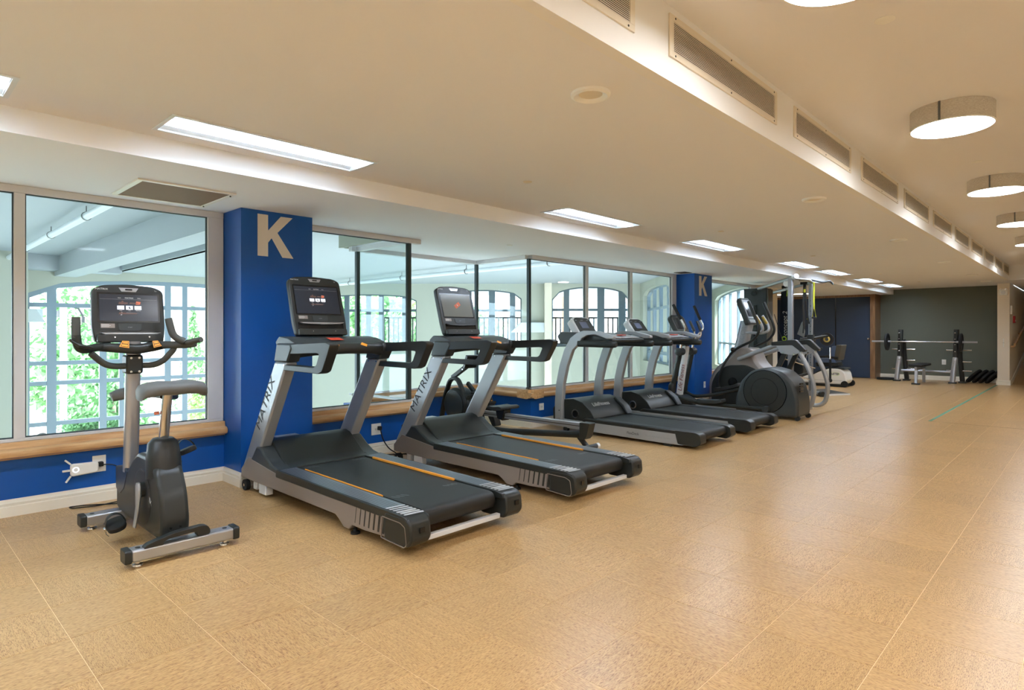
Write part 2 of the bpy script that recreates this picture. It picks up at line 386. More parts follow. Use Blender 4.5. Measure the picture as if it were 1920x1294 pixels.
# blue columns with a painted K
def column(y0, y1, ky, lab):
    c = struct('wall_column', MB().box(-5.40, -4.98, y0, y1, 0, 2.25), 'blue_paint')
    w = .31; h = .345; z0 = 1.875; s = .088
    pts = [(0, 0), (s, 0), (s, .115), (.118, .155), (.212, 0), (w, 0), (.168, .205), (.302, h), (.198, h), (s, .215), (s, h), (0, h)]
    part('painted_letter', MB().prism([(ky + a, z0 + b) for a, b in pts], -4.981, -4.9785, 'yz'), 'print_letter', c, smooth=0)
mat('print_letter', (222, 216, 206), .7)
column(2.06, 2.68, 2.195, '')
column(9.75, 10.41, 9.92, '')
# baseboards
mb = MB()
for y0, y1 in ((-3, 2.06), (2.68, 4.07), (5.93, 9.75), (10.4, 13.2)): mb.prism(bprof(F, 1), y0, y1, 'xz')
mb.prism(bprof(-6.35, 1), 4.07, 5.93, 'xz')
k = len(mb.v); mb.prism([(a, b) for a, b in bprof(5.93, -1)], -6.35, -5.302, 'yz')
for y0, y1 in ((2.06, 2.68), (9.75, 10.41)):
    mb.prism(bprof(-4.98, 1), y0 - .018, y1 + .018, 'xz'); mb.prism(bprof(y0, -1), F, -4.962, 'yz'); mb.prism(bprof(y1, 1), F, -4.962, 'yz')
struct('baseboard_left', mb, 'white_trim')
# wooden sills
def sill(n, mb, m='sill_wood'): struct('trim_%d' % n, mb, m)
sill(1, MB().prism(sprof(F, 1), -3, 2.055)); sill(2, MB().prism(sprof(F, 1), 2.685, 4.16))
sill(3, MB().prism(sprof(-6.35, 1), 4.07, 5.93)); sill(4, MB().prism(sprof(5.93, -1), -6.35, -5.23, 'yz'), 'sill_wood_x')
sill(5, MB().prism(sprof(F, 1), 5.93 - .092, 9.745)); sill(6, MB().prism(sprof(F, 1), 10.415, 13.2))

# ------------------------------------------------------------------ interior windows
G = -5.35; ZT = 2.20; ZC = 2.25
def mull(mb, y, w=.05, d=.05, x=G): mb.box(x - d / 2, x + d / 2, y - w / 2, y + w / 2, SZ + .02, ZT)
wn = [0]
def window(fr, mulls, panes, dark=()):
    wn[0] += 1; w = sempty('window_%d' % wn[0]); part('frame', fr, 'frame_grey', w, .003)
    for m in mulls: part('mullion', m, 'frame_grey', w, .003)
    for m in dark: part('corner_post', m, 'frame_dark', w, .002)
    for p in panes: part('pane', p, 'glass', w, smooth=0)
    return w
def fy(y0, y1, x=G, h0=0, h1=0):
    return MB().box(x - .035, x + .035, y0, y1, ZT, ZC).box(x - .03, x + .03, y0, y1, SZ, SZ + .022)
def py(y0, y1, x=G): return MB().box(x - .005, x + .005, y0, y1, SZ + .022, ZT)
def px_(x0, x1, y): return MB().box(x0, x1, y - .005, y + .005, SZ + .022, ZT)
def seal(y0, y1, x=G):   # dark gasket round a pane
    mb = MB(); t = .007
    for a in (x - .012, x + .006):
        mb.box(a, a + .006, y0, y1, SZ + .022, SZ + .022 + t); mb.box(a, a + .006, y0, y1, ZT - t, ZT); mb.box(a, a + .006, y0, y0 + t, SZ + .022, ZT); mb.box(a, a + .006, y1 - t, y1, SZ + .022, ZT)
    return mb
f1 = fy(-3, 2.055); f1.box(G - .034, G + .034, 1.93, 2.054, SZ + .022, ZT)
ms = []
for y in (.705, -.6, -1.9): b = MB(); mull(b, y, .062, .06); ms.append(b)
w = window(f1, ms, [py(.736, 1.93), py(-.57, .674), py(-1.87, -.63)])
for a in ((.736, 1.93), (-.57, .674)): part('gasket', seal(*a), 'frame_dark', w, smooth=0)
b = fy(2.68, 4.14); w = window(b, [], [py(2.68, 3.975)], [MB().box(G - .02, G + .02, 3.975, 4.02, SZ + .02, ZT)])
part('gasket', seal(2.68, 3.975), 'frame_dark', w, smooth=0)
b = MB().box(-6.385, -6.315, 3.9, 6.0, ZT, ZC).box(-6.38, -6.32, 3.9, 6.0, SZ, SZ + .022)
b.box(-6.35, G - .036, 3.965, 4.035, ZT, ZC).box(-6.35, G - .03, 3.97, 4.03, SZ, SZ + .022).box(-6.315, G - .036, 5.895, 5.965, ZT, ZC).box(-6.32, G - .03, 5.9, 5.96, SZ, SZ + .022)
window(b, [], [py(4.02, 5.91, -6.35), px_(-6.33, -5.375, 4.0), px_(-6.33, -5.375, 5.93)],
       [MB().box(-6.375, -6.33, 3.975, 4.02, SZ + .02, ZT), MB().box(-6.375, -6.33, 5.91, 5.95, SZ + .02, ZT), MB().box(-5.375, -5.33, 5.91, 5.95, SZ + .02, ZT)])
b = fy(5.951, 9.745); b.box(G - .034, G + .034, 9.6, 9.744, SZ + .022, ZT); ms = []
for y in (7.155, 8.32): q = MB(); mull(q, y, .06, .06); ms.append(q)
w = window(b, ms, [py(5.95, 7.125), py(7.185, 8.29), py(8.35, 9.6)])
for a in ((5.95, 7.125), (7.185, 8.29), (8.35, 9.6)): part('gasket', seal(*a), 'frame_dark', w, smooth=0)
b = fy(10.415, 13.2); b.box(G - .034, G + .034, 10.416, 10.62, SZ + .022, ZT).box(G - .034, G + .034, 12.95, 13.19, SZ + .022, ZT)
w = window(b, [], [py(10.62, 12.95)]); part('gasket', seal(10.62, 12.95), 'frame_dark', w, smooth=0)

# ------------------------------------------------------------------ far end of the gym
struct('wall_back', MB().box(-4.3, -1.68, 19.0, 19.2, 0, 2.38), 'green_wallpaper')
struct('baseboard_back', MB().prism(bprof(19.0, -1), -4.25, -1.68, 'yz'), 'white_trim')
struct('wall_end', MB().box(-1.68, -1.455, 18.3, 27, 0, 2.385), 'white_wall')
mb = MB().prism(bprof(18.3, -1), -1.70, -1.437, 'yz').prism(bprof(-1.68, -1), 18.282, 19.0)
for k in range(24):
    y0 = 18.3 + k * .36; z = max(0, (y0 - 18.7) * .16); mb.add([(-1.455, y0, z), (-1.437, y0, z), (-1.437, y0 + .36, max(0, (y0 - 18.34) * .16)), (-1.455, y0 + .36, max(0, (y0 - 18.34) * .16)),
        (-1.455, y0, z + BZ), (-1.437, y0, z + BZ), (-1.437, y0 + .36, max(0, (y0 - 18.34) * .16) + BZ), (-1.455, y0 + .36, max(0, (y0 - 18.34) * .16) + BZ)],
        [(0, 3, 2, 1), (4, 5, 6, 7), (0, 1, 5, 4), (1, 2, 6, 5), (2, 3, 7, 6), (3, 0, 4, 7)])
struct('baseboard_end', mb, 'white_trim')
struct('floor', MB().prism([(18.7, .0), (27, 1.33), (27, -.1), (18.7, -.1)], -1.44, 1.0, 'yz'), 'cork_y')
struct('wall_corridor', MB().box(-1.44, 2.4, 26.8, 27, 0, 2.385).box(1.0, 1.2, 19.5, 27, 0, 2.385).box(1.0, 2.4, 19.3, 19.5, 0, 2.385), 'green_wallpaper')
# closet with two tall sliding doors
mb = MB(); mb.box(-4.37, -4.25, 18.45, 19.2, 0, 2.27).box(-7.04, -4.37, 18.45, 18.57, 2.19, 2.25).box(-7.04, -6.94, 18.45, 18.57, 0, 2.19)
struct('trim_7', mb, 'closet_wood', .003)
struct('wall_closet', MB().box(-7.0, -4.37, 18.9, 19.0, 0, 2.25), 'navy_panel')
for i, (x0, x1) in enumerate(((-6.94, -5.245), (-5.215, -4.37))):
    d = sempty('door_%d' % (i + 1)); part('door_panel', MB().box(x0, x1, 18.49 + .0 * i, 18.54, .012, 2.188), 'navy_panel', d, .002)
    if i:
        b = MB(); b.lathe([(0, 0), (.032, 0), (.035, -.01), (.03, -.03), (.012, -.045), (0, -.046)], (-4.42, 18.49, 1.06), (0, 1, 0), 16)
        part('door_handle', b, 'chrome', d)
struct('trim_8', MB().box(-5.245, -5.215, 18.5, 18.54, 0, 2.19), 'black_gloss')
# handrail on the corridor wall
hr = thing('handrail', 'pale wooden handrail rising along the corridor wall beside the end wall', 'handrail', (-1.4, 18.55, .85))
part('rail', MB().bar((-1.38, 18.55, .94), (-1.38, 26, 2.12), .04, .07), 'sill_wood', hr, .008)
[part('bracket', MB().bar((-1.455, y, .89 + (y - 18.55) * .158), (-1.38, y, .89 + (y - 18.55) * .158), .04, .04), 'sill_wood', hr, .004) for y in (18.62, 20.5, 22.5, 24.5)]
# green tape line and seam on the floor
tag(part('floor_tape', MB().box(-1.70, -1.66, 10.2, 18.22, 0, .0015), 'green_tape', smooth=0, origin=(-1.68, 14, 0)), 'faded green tape line running along the cork floor to the end wall', 'tape')
tag(part('floor_seam', MB().box(-1.66, .6, 10.19, 10.202, 0, .0012), 'brown_wood', smooth=0, origin=(-.5, 10.2, 0)), 'thin dark seam crossing the cork floor from the end of the green tape', 'seam')

# ------------------------------------------------------------------ ceiling fittings
def troffer(y0):
    x0, x1, y1, z = -3.80, -3.46, y0 + 1.26, 2.38
    t = thing('ceiling_light', '', 'ceiling light', ((x0 + x1) / 2, y0 + .63, z), 'recessed strip lights along the gym ceiling')
    mb = MB(); w = .022
    for b in ((x0, x1, y0, y0 + w), (x0, x1, y1 - w, y1), (x0, x0 + w, y0 + w, y1 - w), (x1 - w, x1, y0 + w, y1 - w)): mb.box(*b, z - .006, z - .0005)
    mb.box(x0 + w, x1 - w, y0 + w, y0 + w + .003, z, z + .07).box(x0 + w, x1 - w, y1 - w - .003, y1 - w, z, z + .07)
    part('frame', mb, 'frame_white', t)
    c = (x0 + x1) / 2; mb = MB()
    mb.prism([(x0 + w, z), (x0 + w, z + .003), (c - .07, z + .062), (c - .07, z + .08), (c + .07, z + .08), (c + .07, z + .062), (x1 - w, z + .003), (x1 - w, z), (x1 - w + .004, z), (x1 - w + .004, z + .09), (x0 + w - .004, z + .09), (x0 + w - .004, z)], y0 + w, y1 - w)
    part('reflector', mb, 'frame_white', t)
    part('lamp_tube', MB().box(c - .055, c + .055, y0 + .05, y1 - .05, z + .052, z + .06), 'tube_light', t, smooth=0)
    mb = MB(); mb.box(c - .066, c - .063, y0 + w, y1 - w, z + .003, z + .055).box(c + .063, c + .066, y0 + w, y1 - w, z + .003, z + .055)
    part('basket', mb, 'lamp_baffle', t)
    return t
labs = {1: 'recessed strip light cut by the left edge of the photo', 2: 'nearest full-length recessed strip light, above the blue lettered column', 3: 'second recessed strip light, above the grey-console treadmills', 4: 'third recessed strip light, smaller, beyond the second along the ceiling',
        5: 'fourth recessed strip light along the ceiling, left of the close pair', 6: 'fifth recessed strip light, above the yellow hanging strap', 7: 'sixth recessed strip light, second from the far end', 8: 'farthest recessed strip light, by the green end wall'}
t0 = troffer(TROFF_Y[0]); t0['label'] = 'unseen strip light added behind the camera to even out the light'  # unseen template fitting, added for more even gym light
for k, y in enumerate(TROFF_Y[1:]): copytree(t0, (0, y - TROFF_Y[0], 0), labs[k + 1] if k + 1 in labs else None)
def downlight(x, y, lit):
    t = thing('downlight', '', 'downlight', (x, y, 2.38), 'round downlights along the ceiling')
    part('trim_ring', MB().lathe([(.095, 0), (.093, -.012), (.08, -.018), (.064, -.012), (.056, 0)], (x, y, 2.3795), n=36, close=True), 'white_plastic', t)
    part('reflector', MB().lathe([(.056, 0), (.05, .05), (.0, .055)], (x, y, 2.375), n=32), 'grille', t)
    part('lamp', MB().lathe([(0, .02), (.03, .022), (.034, .04), (0, .05)], (x, y, 2.368), n=20), 'down_light' if lit else 'white_plastic', t)
    return t
dlab = ['large white round downlight nearest the camera beside the vented soffit', 'second white round downlight along the soffit, unlit', 'third unlit round downlight along the soffit', 'only lit round downlight, glowing warm beside the soffit', 'unlit round downlight beyond the lit one', 'farthest round downlight before the green wall']
for k, (x, y) in enumerate(DL): downlight(x, y, k == 3)['label'] = dlab[k]
def vent(y0, y1, lab):
    x, z0, z1 = -1.39, 2.488, 2.682; t = thing('air_vent', lab, 'vent', (x, (y0 + y1) / 2, (z0 + z1) / 2), 'return air grilles along the soffit'); w = .028
    mb = MB()
    for b in ((y0, y1, z0, z0 + w), (y0, y1, z1 - w, z1), (y0, y0 + w * 1.3, z0 + w, z1 - w), (y1 - w * 1.3, y1, z0 + w, z1 - w)): mb.box(x + .0005, x + .009, *b)
    part('frame', mb, 'grille', t, .001)
    part('duct_shade', MB().box(x + .0005, x + .002, y0 + w, y1 - w, z0 + w, z1 - w), 'duct_dark', t, smooth=0)  # dark sheet stands in for the shade inside the uncut duct
    mb = MB(); n = 17; h = (z1 - z0 - 2 * w) / n
    for k in range(n): z = z0 + w + (k + .5) * h; mb.add([(x + .002, y0 + w, z + .002), (x + .008, y0 + w, z - .0028), (x + .008, y0 + w, z + .0012), (x + .002, y0 + w, z + .0034), (x + .002, y1 - w, z + .002), (x + .008, y1 - w, z - .0028), (x + .008, y1 - w, z + .0012), (x + .002, y1 - w, z + .0034)], [(0, 1, 2, 3), (7, 6, 5, 4), (0, 4, 5, 1), (1, 5, 6, 2), (2, 6, 7, 3), (3, 7, 4, 0)])
    part('louvre', mb, 'grille', t, kind='stuff', smooth=0)
    mb = MB()
    for yy in (y0 + .05, (y0 + y1) / 2, y1 - .05):
        for zz in (z0 + .012, z1 - .012): mb.cyl((x + .009, yy, zz), (x + .0105, yy, zz), .005, n=8)
    part('screw', mb, 'duct_dark', t)
    return t
VY = [(.93, 2.187), (2.474, 3.75), (4.04, 5.285), (5.585, 6.86), (7.125, 8.36), (8.64, 9.9), (10.19, 11.42), (11.71, 12.95), (13.25, 14.48), (14.78, 15.95), (16.2, 17.25)]
names = ['vent grille cut by the top edge of the photo', 'longest-looking vent grille on the soffit, nearest complete one', 'third vent grille on the soffit, left of the first drum lamp', 'fourth vent grille from the camera along the soffit', 'fifth vent grille from the camera along the soffit', 'sixth vent grille from the camera along the soffit',
         'seventh vent grille from the camera along the soffit', 'fourth vent grille from the far end of the soffit', 'third vent grille from the far end of the soffit', 'second last vent grille at the far end of the soffit', 'last vent grille at the far end of the soffit']
for (a, b), l in zip(VY, names): vent(a, b, l)
def drum(x, y, lab):
    t = thing('drum_lamp', lab, 'ceiling lamp', (x, y, 2.72), 'fabric drum lamps on the high ceiling'); r = .232; z0, z1 = 2.597, 2.7197
    part('shade', MB().lathe([(r, z0), (r, z1), (r - .004, z1), (r - .004, z0)], (x, y, 0), n=56, close=True), 'shade_fabric', t)
    part('rim', MB().lathe([(r + .001, z0 - .002), (r + .001, z0 + .004), (r - .006, z0 + .004), (r - .006, z0 - .002)], (x, y, 0), n=56, close=True), 'white_plastic', t)
    part('diffuser', MB().lathe([(0, z0 + .008), (r - .008, z0 + .008), (r - .008, z0 + .012), (0, z0 + .012)], (x, y, 0), n=48), 'drum_light', t)
    part('ceiling_plate', MB().lathe([(.0, 2.70), (.09, 2.70), (.09, 2.7195), (0, 2.7195)], (x, y, 0), n=24), 'white_plastic', t)
    part('seam_strip', MB().bar((x + .05, y - r + .0, z0 + .003), (x + .05, y - r + .0, z1), .012, .01).xf(Matrix.Translation((x, y, 0)) @ Matrix.Rotation(R(-8), 4, 'Z') @ Matrix.Translation((-x - .05, -y, 0))), 'pad_grey', t)
    return t
dl2 = ['drum lamp cut by the top edge of the photo', 'largest fully visible fabric drum lamp on the right', 'second full drum lamp, behind the largest one', 'third full drum lamp, at the right edge of the photo', 'farthest small drum lamp at the right edge']
for k, y in enumerate((2.53, 4.93, 7.48, 9.95, 12.4)): drum(-.69, y, dl2[k])
drum(-.69, 14.8, 'fabric drum lamp beyond the farthest one at the right edge, hidden from the photo')
for y in (.1, -2.0): drum(-.69, y, 'unseen fabric drum lamp added behind the camera to even out the light')  # extra lamps out of view, added for even room light
for y in (-2.2, .1, 2.5): drum(1.2, y, 'unseen fabric drum lamp added right of view to even out the light')  # another unseen row, added to lift the general light
def disc(name, x, y, z, r, lab, cat, m='white_plastic'):
    t = part(name, MB().lathe([(0, -.006), (r * .8, -.006), (r, -.002), (r, 0)], (x, y, z - .0005), n=24), m, origin=(x, y, z)); tag(t, lab, cat)
disc('sprinkler_cover', -.72, 3.3, 2.72, .043, 'flush round sprinkler cover on the high ceiling beside the top-edge drum lamp', 'sprinkler')
disc('sprinkler_cover', -.74, 6.6, 2.72, .043, 'flush round sprinkler cover on the high ceiling between two drum lamps', 'sprinkler')
for x, y, l in ((-3.1, 3.42, 'flush sprinkler cover between the two nearest complete strip lights'), (-3.05, 6.6, 'flush sprinkler cover right of the third strip light'), (-3.05, 9.7, 'flush sprinkler cover right of the fourth strip light'), (-3.05, 13.6, 'flush sprinkler cover right of the sixth strip light'), (-2.9, 16.4, 'farthest flush sprinkler cover near the green wall')):
    disc('sprinkler_cover', x, y, 2.38, .035, l, 'sprinkler', 'grille')
disc('sprinkler_cover', -4.9, 5.1, 2.25, .035, 'small bright disc on the low ceiling in front of the glazed recess', 'sprinkler')
ap = thing('access_panel', 'brown mesh ceiling panel in a white frame over the left window', 'ceiling panel', (-4.82, 1.515, 2.25))
mb = MB(); x0, x1, y0, y1 = -5.14, -4.5, 1.2, 1.83
for b in ((x0, x1, y0, y0 + .035), (x0, x1, y1 - .03, y1), (x0, x0 + .03, y0 + .035, y1 - .03), (x1 - .03, x1, y0 + .035, y1 - .03)): mb.box(*b, 2.238, 2.2495)
part('frame', mb, 'white_plastic', ap, .002); part('mesh_panel', MB().box(x0 + .03, x1 - .03, y0 + .035, y1 - .03, 2.243, 2.2495), 'mesh_brown', ap)
part('latch', MB().cyl((-4.56, 1.81, 2.23), (-4.56, 1.81, 2.24), .006, n=8).cyl((-5.08, 1.81, 2.23), (-5.08, 1.81, 2.24), .006, n=8), 'pad_grey', ap)
cv = part('ceiling_vent', MB().box(-5.15, -4.95, 9.35, 9.6, 2.243, 2.2495), 'duct_dark', origin=(-5.05, 9.45, 2.25)); tag(cv, 'small dark vent in the low ceiling before the far blue column', 'vent')
lt = thing('ceiling_light', 'dim strip light on the low ceiling over the navy closet alcove', 'ceiling light', (-5.9, 16.6, 2.25))
part('frame', MB().box(-6.5, -5.3, 16.45, 16.75, 2.225, 2.2495), 'white_plastic', lt, .004); part('lamp_tube', MB().box(-6.45, -5.35, 16.5, 16.7, 2.22, 2.2245), 'far_light', lt)
# ------------------------------------------------------------------ equipment
def loopband(pts, w, y0, y1, closed=True):
    """flat frame: band of width w following a closed polygon in xz, extruded y0..y1"""
    mb = MB(); n = len(pts); P = [Vector((p[0], p[1])) for p in pts]; inn = []
    area = sum(P[i].x * P[(i + 1) % n].y - P[(i + 1) % n].x * P[i].y for i in range(n)); sg = 1 if area > 0 else -1
    for i in range(n):
        a, b, c = P[i - 1], P[i], P[(i + 1) % n]; u = (b - a).normalized(); v = (c - b).normalized()
        n1 = Vector((-u.y, u.x)) * sg; n2 = Vector((-v.y, v.x)) * sg; m = (n1 + n2); m = m / max(m.length_squared / 2, .5); wi = w[i] if isinstance(w, (list, tuple)) else w
        inn.append(b + m * wi)
    vs = [(p.x, y0, p.y) for p in P] + [(p.x, y0, p.y) for p in inn] + [(p.x, y1, p.y) for p in P] + [(p.x, y1, p.y) for p in inn]; fs = []
    for i in range(n):
        j = (i + 1) % n; fs += [(i, j, n + j, n + i), (2 * n + i, 3 * n + i, 3 * n + j, 2 * n + j), (i, 2 * n + i, 2 * n + j, j), (n + i, n + j, 3 * n + j, 3 * n + i)]
    return mb.add(vs, fs)
def rpoly(pts, rad, n=4):
    P = [Vector((p[0], p[1], 0)) for p in pts]; out = []
    for i in range(len(P)):
        a, b, c = P[i - 1], P[i], P[(i + 1) % len(P)]; u = a - b; v = c - b; r = min(rad, u.length * .45, v.length * .45); p0 = b + u.normalized() * r; p2 = b + v.normalized() * r
        for k in range(n + 1): t = k / n; q = p0.lerp(b, t).lerp(b.lerp(p2, t), t); out.append((q.x, q.y))
    return out
def panelframe(cx, cy, cz, tilt):
    """local frame on a tilted console face: u = +y (right), v = up the face, n = towards +x"""
    v = Vector((-math.sin(tilt), 0, math.cos(tilt))); u = Vector((0, 1, 0)); nn = u.cross(v)
    O = Vector((cx, cy, cz)); return lambda a, b, c=0: O + u * a + v * b + nn * c
def plate(Fn, pts, c0, c1):
    mb = MB(); n = len(pts); return mb.add([Fn(a, b, c0) for a, b in pts] + [Fn(a, b, c1) for a, b in pts], [tuple(range(n)), tuple(range(2 * n - 1, n - 1, -1))] + [(i, (i + 1) % n, n + (i + 1) % n, n + i) for i in range(n)])
def rect(a0, a1, b0, b1): return [(a0, b0), (a1, b0), (a1, b1), (a0, b1)]
def matrix_console(t, cx, cy, z0, z1, tilt, w, grey=False):
    h = (z1 - z0) / math.cos(tilt); Fn = panelframe(cx, cy, z0, tilt); hw = w / 2
    body = rpoly([(-hw + .012, 0), (hw - .012, 0), (hw, .10), (hw - .004, h - .03), (hw - .06, h - .004), (0, h + .006), (-hw + .06, h - .004), (-hw + .004, h - .03), (-hw, .10)], .03)
    mb = plate(Fn, body, -.045, 0); part('console', mb, 'charcoal', t, .008)
    mb = plate(Fn, [(a * .9, b * .93 + .012) for a, b in body], -.075, -.045); part('console_back', mb, 'black_plastic', t, .01)
    s0, s1 = h * .37, h * .83
    con = [o for o in t.children if o.name.startswith('console') and not o.name.startswith('console_')][-1]
    part('bezel', plate(Fn, rpoly(rect(-hw + .03, hw - .03, s0 - .01, s1 + .012), .008), .0, .0015), 'black_gloss', con)
    part('screen', plate(Fn, rect(-hw + .04, hw - .04, s0, s1), .001, .003), 'screen_grey' if grey else 'screen_dark', con, smooth=0)
    mb = plate(Fn, [(-.055, h - .018), (-.04, h - .042), (.04, h - .042), (.055, h - .018)], .0, .002); part('emblem_plate', mb, 'silver', con)
    part('emblem', plate(Fn, rpoly(rect(-.02, .02, h - .034, h - .024), .004), .002, .003), 'black_gloss', con)
    U = (0, 1, 0); V = Vector((-math.sin(tilt), 0, math.cos(tilt)))
    text('lettering', 'MATRIX', .016, Fn(-hw + .055, h - .03, .0005), U, V, 'print_white', con, sx=1.2)
    text('lettering', '5000' if False else '7xi', .011, Fn(hw - .05, h - .032, .0005), U, V, 'print_white', con)
    if not grey:
        sh = s1 - s0; mid = (s0 + s1) / 2
        text('screen_text', 'MATRIX', .011, Fn(0, s1 - .022, .0035), U, V, 'print_white', con, sx=1.2)
        text('screen_text', '10:24', .008, Fn(-.055, s1 - .022, .0035), U, V, 'print_white', con); text('screen_text', 'Menu', .008, Fn(.055, s1 - .022, .0035), U, V, 'print_white', con)
        part('screen_line', plate(Fn, rect(-hw + .045, hw - .045, s1 - .031, s1 - .030), .003, .0034), 'print_grey', con, smooth=0)
        for k in (-1, 0, 1): part('screen_tile', plate(Fn, rect(k * .048 - .019, k * .048 + .019, mid - .012, mid + .012), .003, .0036), 'tile_glow', con, smooth=0); text('screen_text', ('Goals', 'Login', 'Workout')[k + 1], .007, Fn(k * .048, mid - .018, .0035), U, V, 'print_white', con)
        mb = plate(Fn, [(-.004, mid - .006), (.006, mid - .007), (.008, mid - .003), (.002, mid + .001), (.004, mid + .006), (0, mid + .008), (-.004, mid + .004)], .0037, .004); part('screen_icon', mb, 'print_dark', con, smooth=0)
        for a0, a1, b0, b1, m in ((-.06, -.01, mid + .022, mid + .036, 'print_brown'), (-.045, -.035, mid + .02, mid + .045, 'print_brown'), (.0, .05, mid + .026, mid + .034, 'print_brown'), (.035, .06, mid + .02, mid + .042, 'print_orange_red'), (-.06, .04, mid - .042, mid - .03, 'print_brown'), (-.05, -.042, mid - .05, mid - .026, 'print_grey'), (-.02, .05, mid - .034, mid - .03, 'print_grey')):
            part('screen_image', plate(Fn, [(a0, b0), (a1, b0 + .002), (a1 + .004, b1 - .003), (a0 + .004, b1)], .003, .0033), m, con, smooth=0)
    else:
        ca, sa = math.cos(.55), math.sin(.55); q = [(ca * a - sa * b + .005, sa * a + ca * b + (s0 + s1) / 2 + .005) for a, b in rect(-.038, .038, -.019, .019)]; part('sticker', plate(Fn, q, .003, .0036), 'print_orange_red', con, smooth=0, label='orange notice sticker stuck askew on the screen')
        q = [(ca * a - sa * b + .005, sa * a + ca * b + (s0 + s1) / 2 + .005) for a, b in rect(-.004, .004, -.008, .008)]; part('sticker_print', plate(Fn, q, .0037, .004), 'print_white', con, smooth=0)
    part('label_plate', plate(Fn, rect(-hw + .045, -hw + .12, s0 - .045, s0 - .018), .0, .001), 'taupe_paint', con, smooth=0)
    for k in range(3): part('label_print', plate(Fn, rect(-hw + .048, -hw + .09 + .008 * (k % 2), s0 - .025 - k * .007, s0 - .023 - k * .007), .001, .0014), 'print_white', con, smooth=0)
    part('control_panel', plate(Fn, rpoly([(-.065, s0 - .018), (.065, s0 - .018), (.062, s0 - .055), (.05, s0 - .065), (-.05, s0 - .065), (-.062, s0 - .055)], .006), .0, .004), 'slate', con, .001)
    text('lettering', 'DONE' if False else 'START', .009, Fn(0, s0 - .042, .0042), U, V, 'print_grey', con)
    mb = plate(Fn, rpoly([(-hw + .035, s0 - .07), (hw - .035, s0 - .07), (hw - .03, .05), (-hw + .03, .05)], .008), .0, .0012); part('tray_recess', mb, 'black_gloss', con)
    mb = plate(Fn, rpoly([(-hw + .04, s0 - .078), (hw - .03, s0 - .078), (hw - .06, s0 - .088), (0, s0 - .094), (-hw + .07, s0 - .088)], .003), .0, .022); part('tray_lip', mb, 'silver' if not grey else 'slate', con, .002)
    mb = plate(Fn, rpoly(rect(-hw + .02, hw - .02, -.002, .048), .012), .0, .028); part('lower_shelf', mb, 'charcoal', con, .004)
    for a in (-.09, .1): part('jack', MB().cyl(Fn(a, .028, .028), Fn(a, .028, .0295), .004, n=8), 'chrome', con)
mat('print_grey', (150, 156, 160), .6); mat('rail_metal', (118, 126, 134), .35, metal=.5)

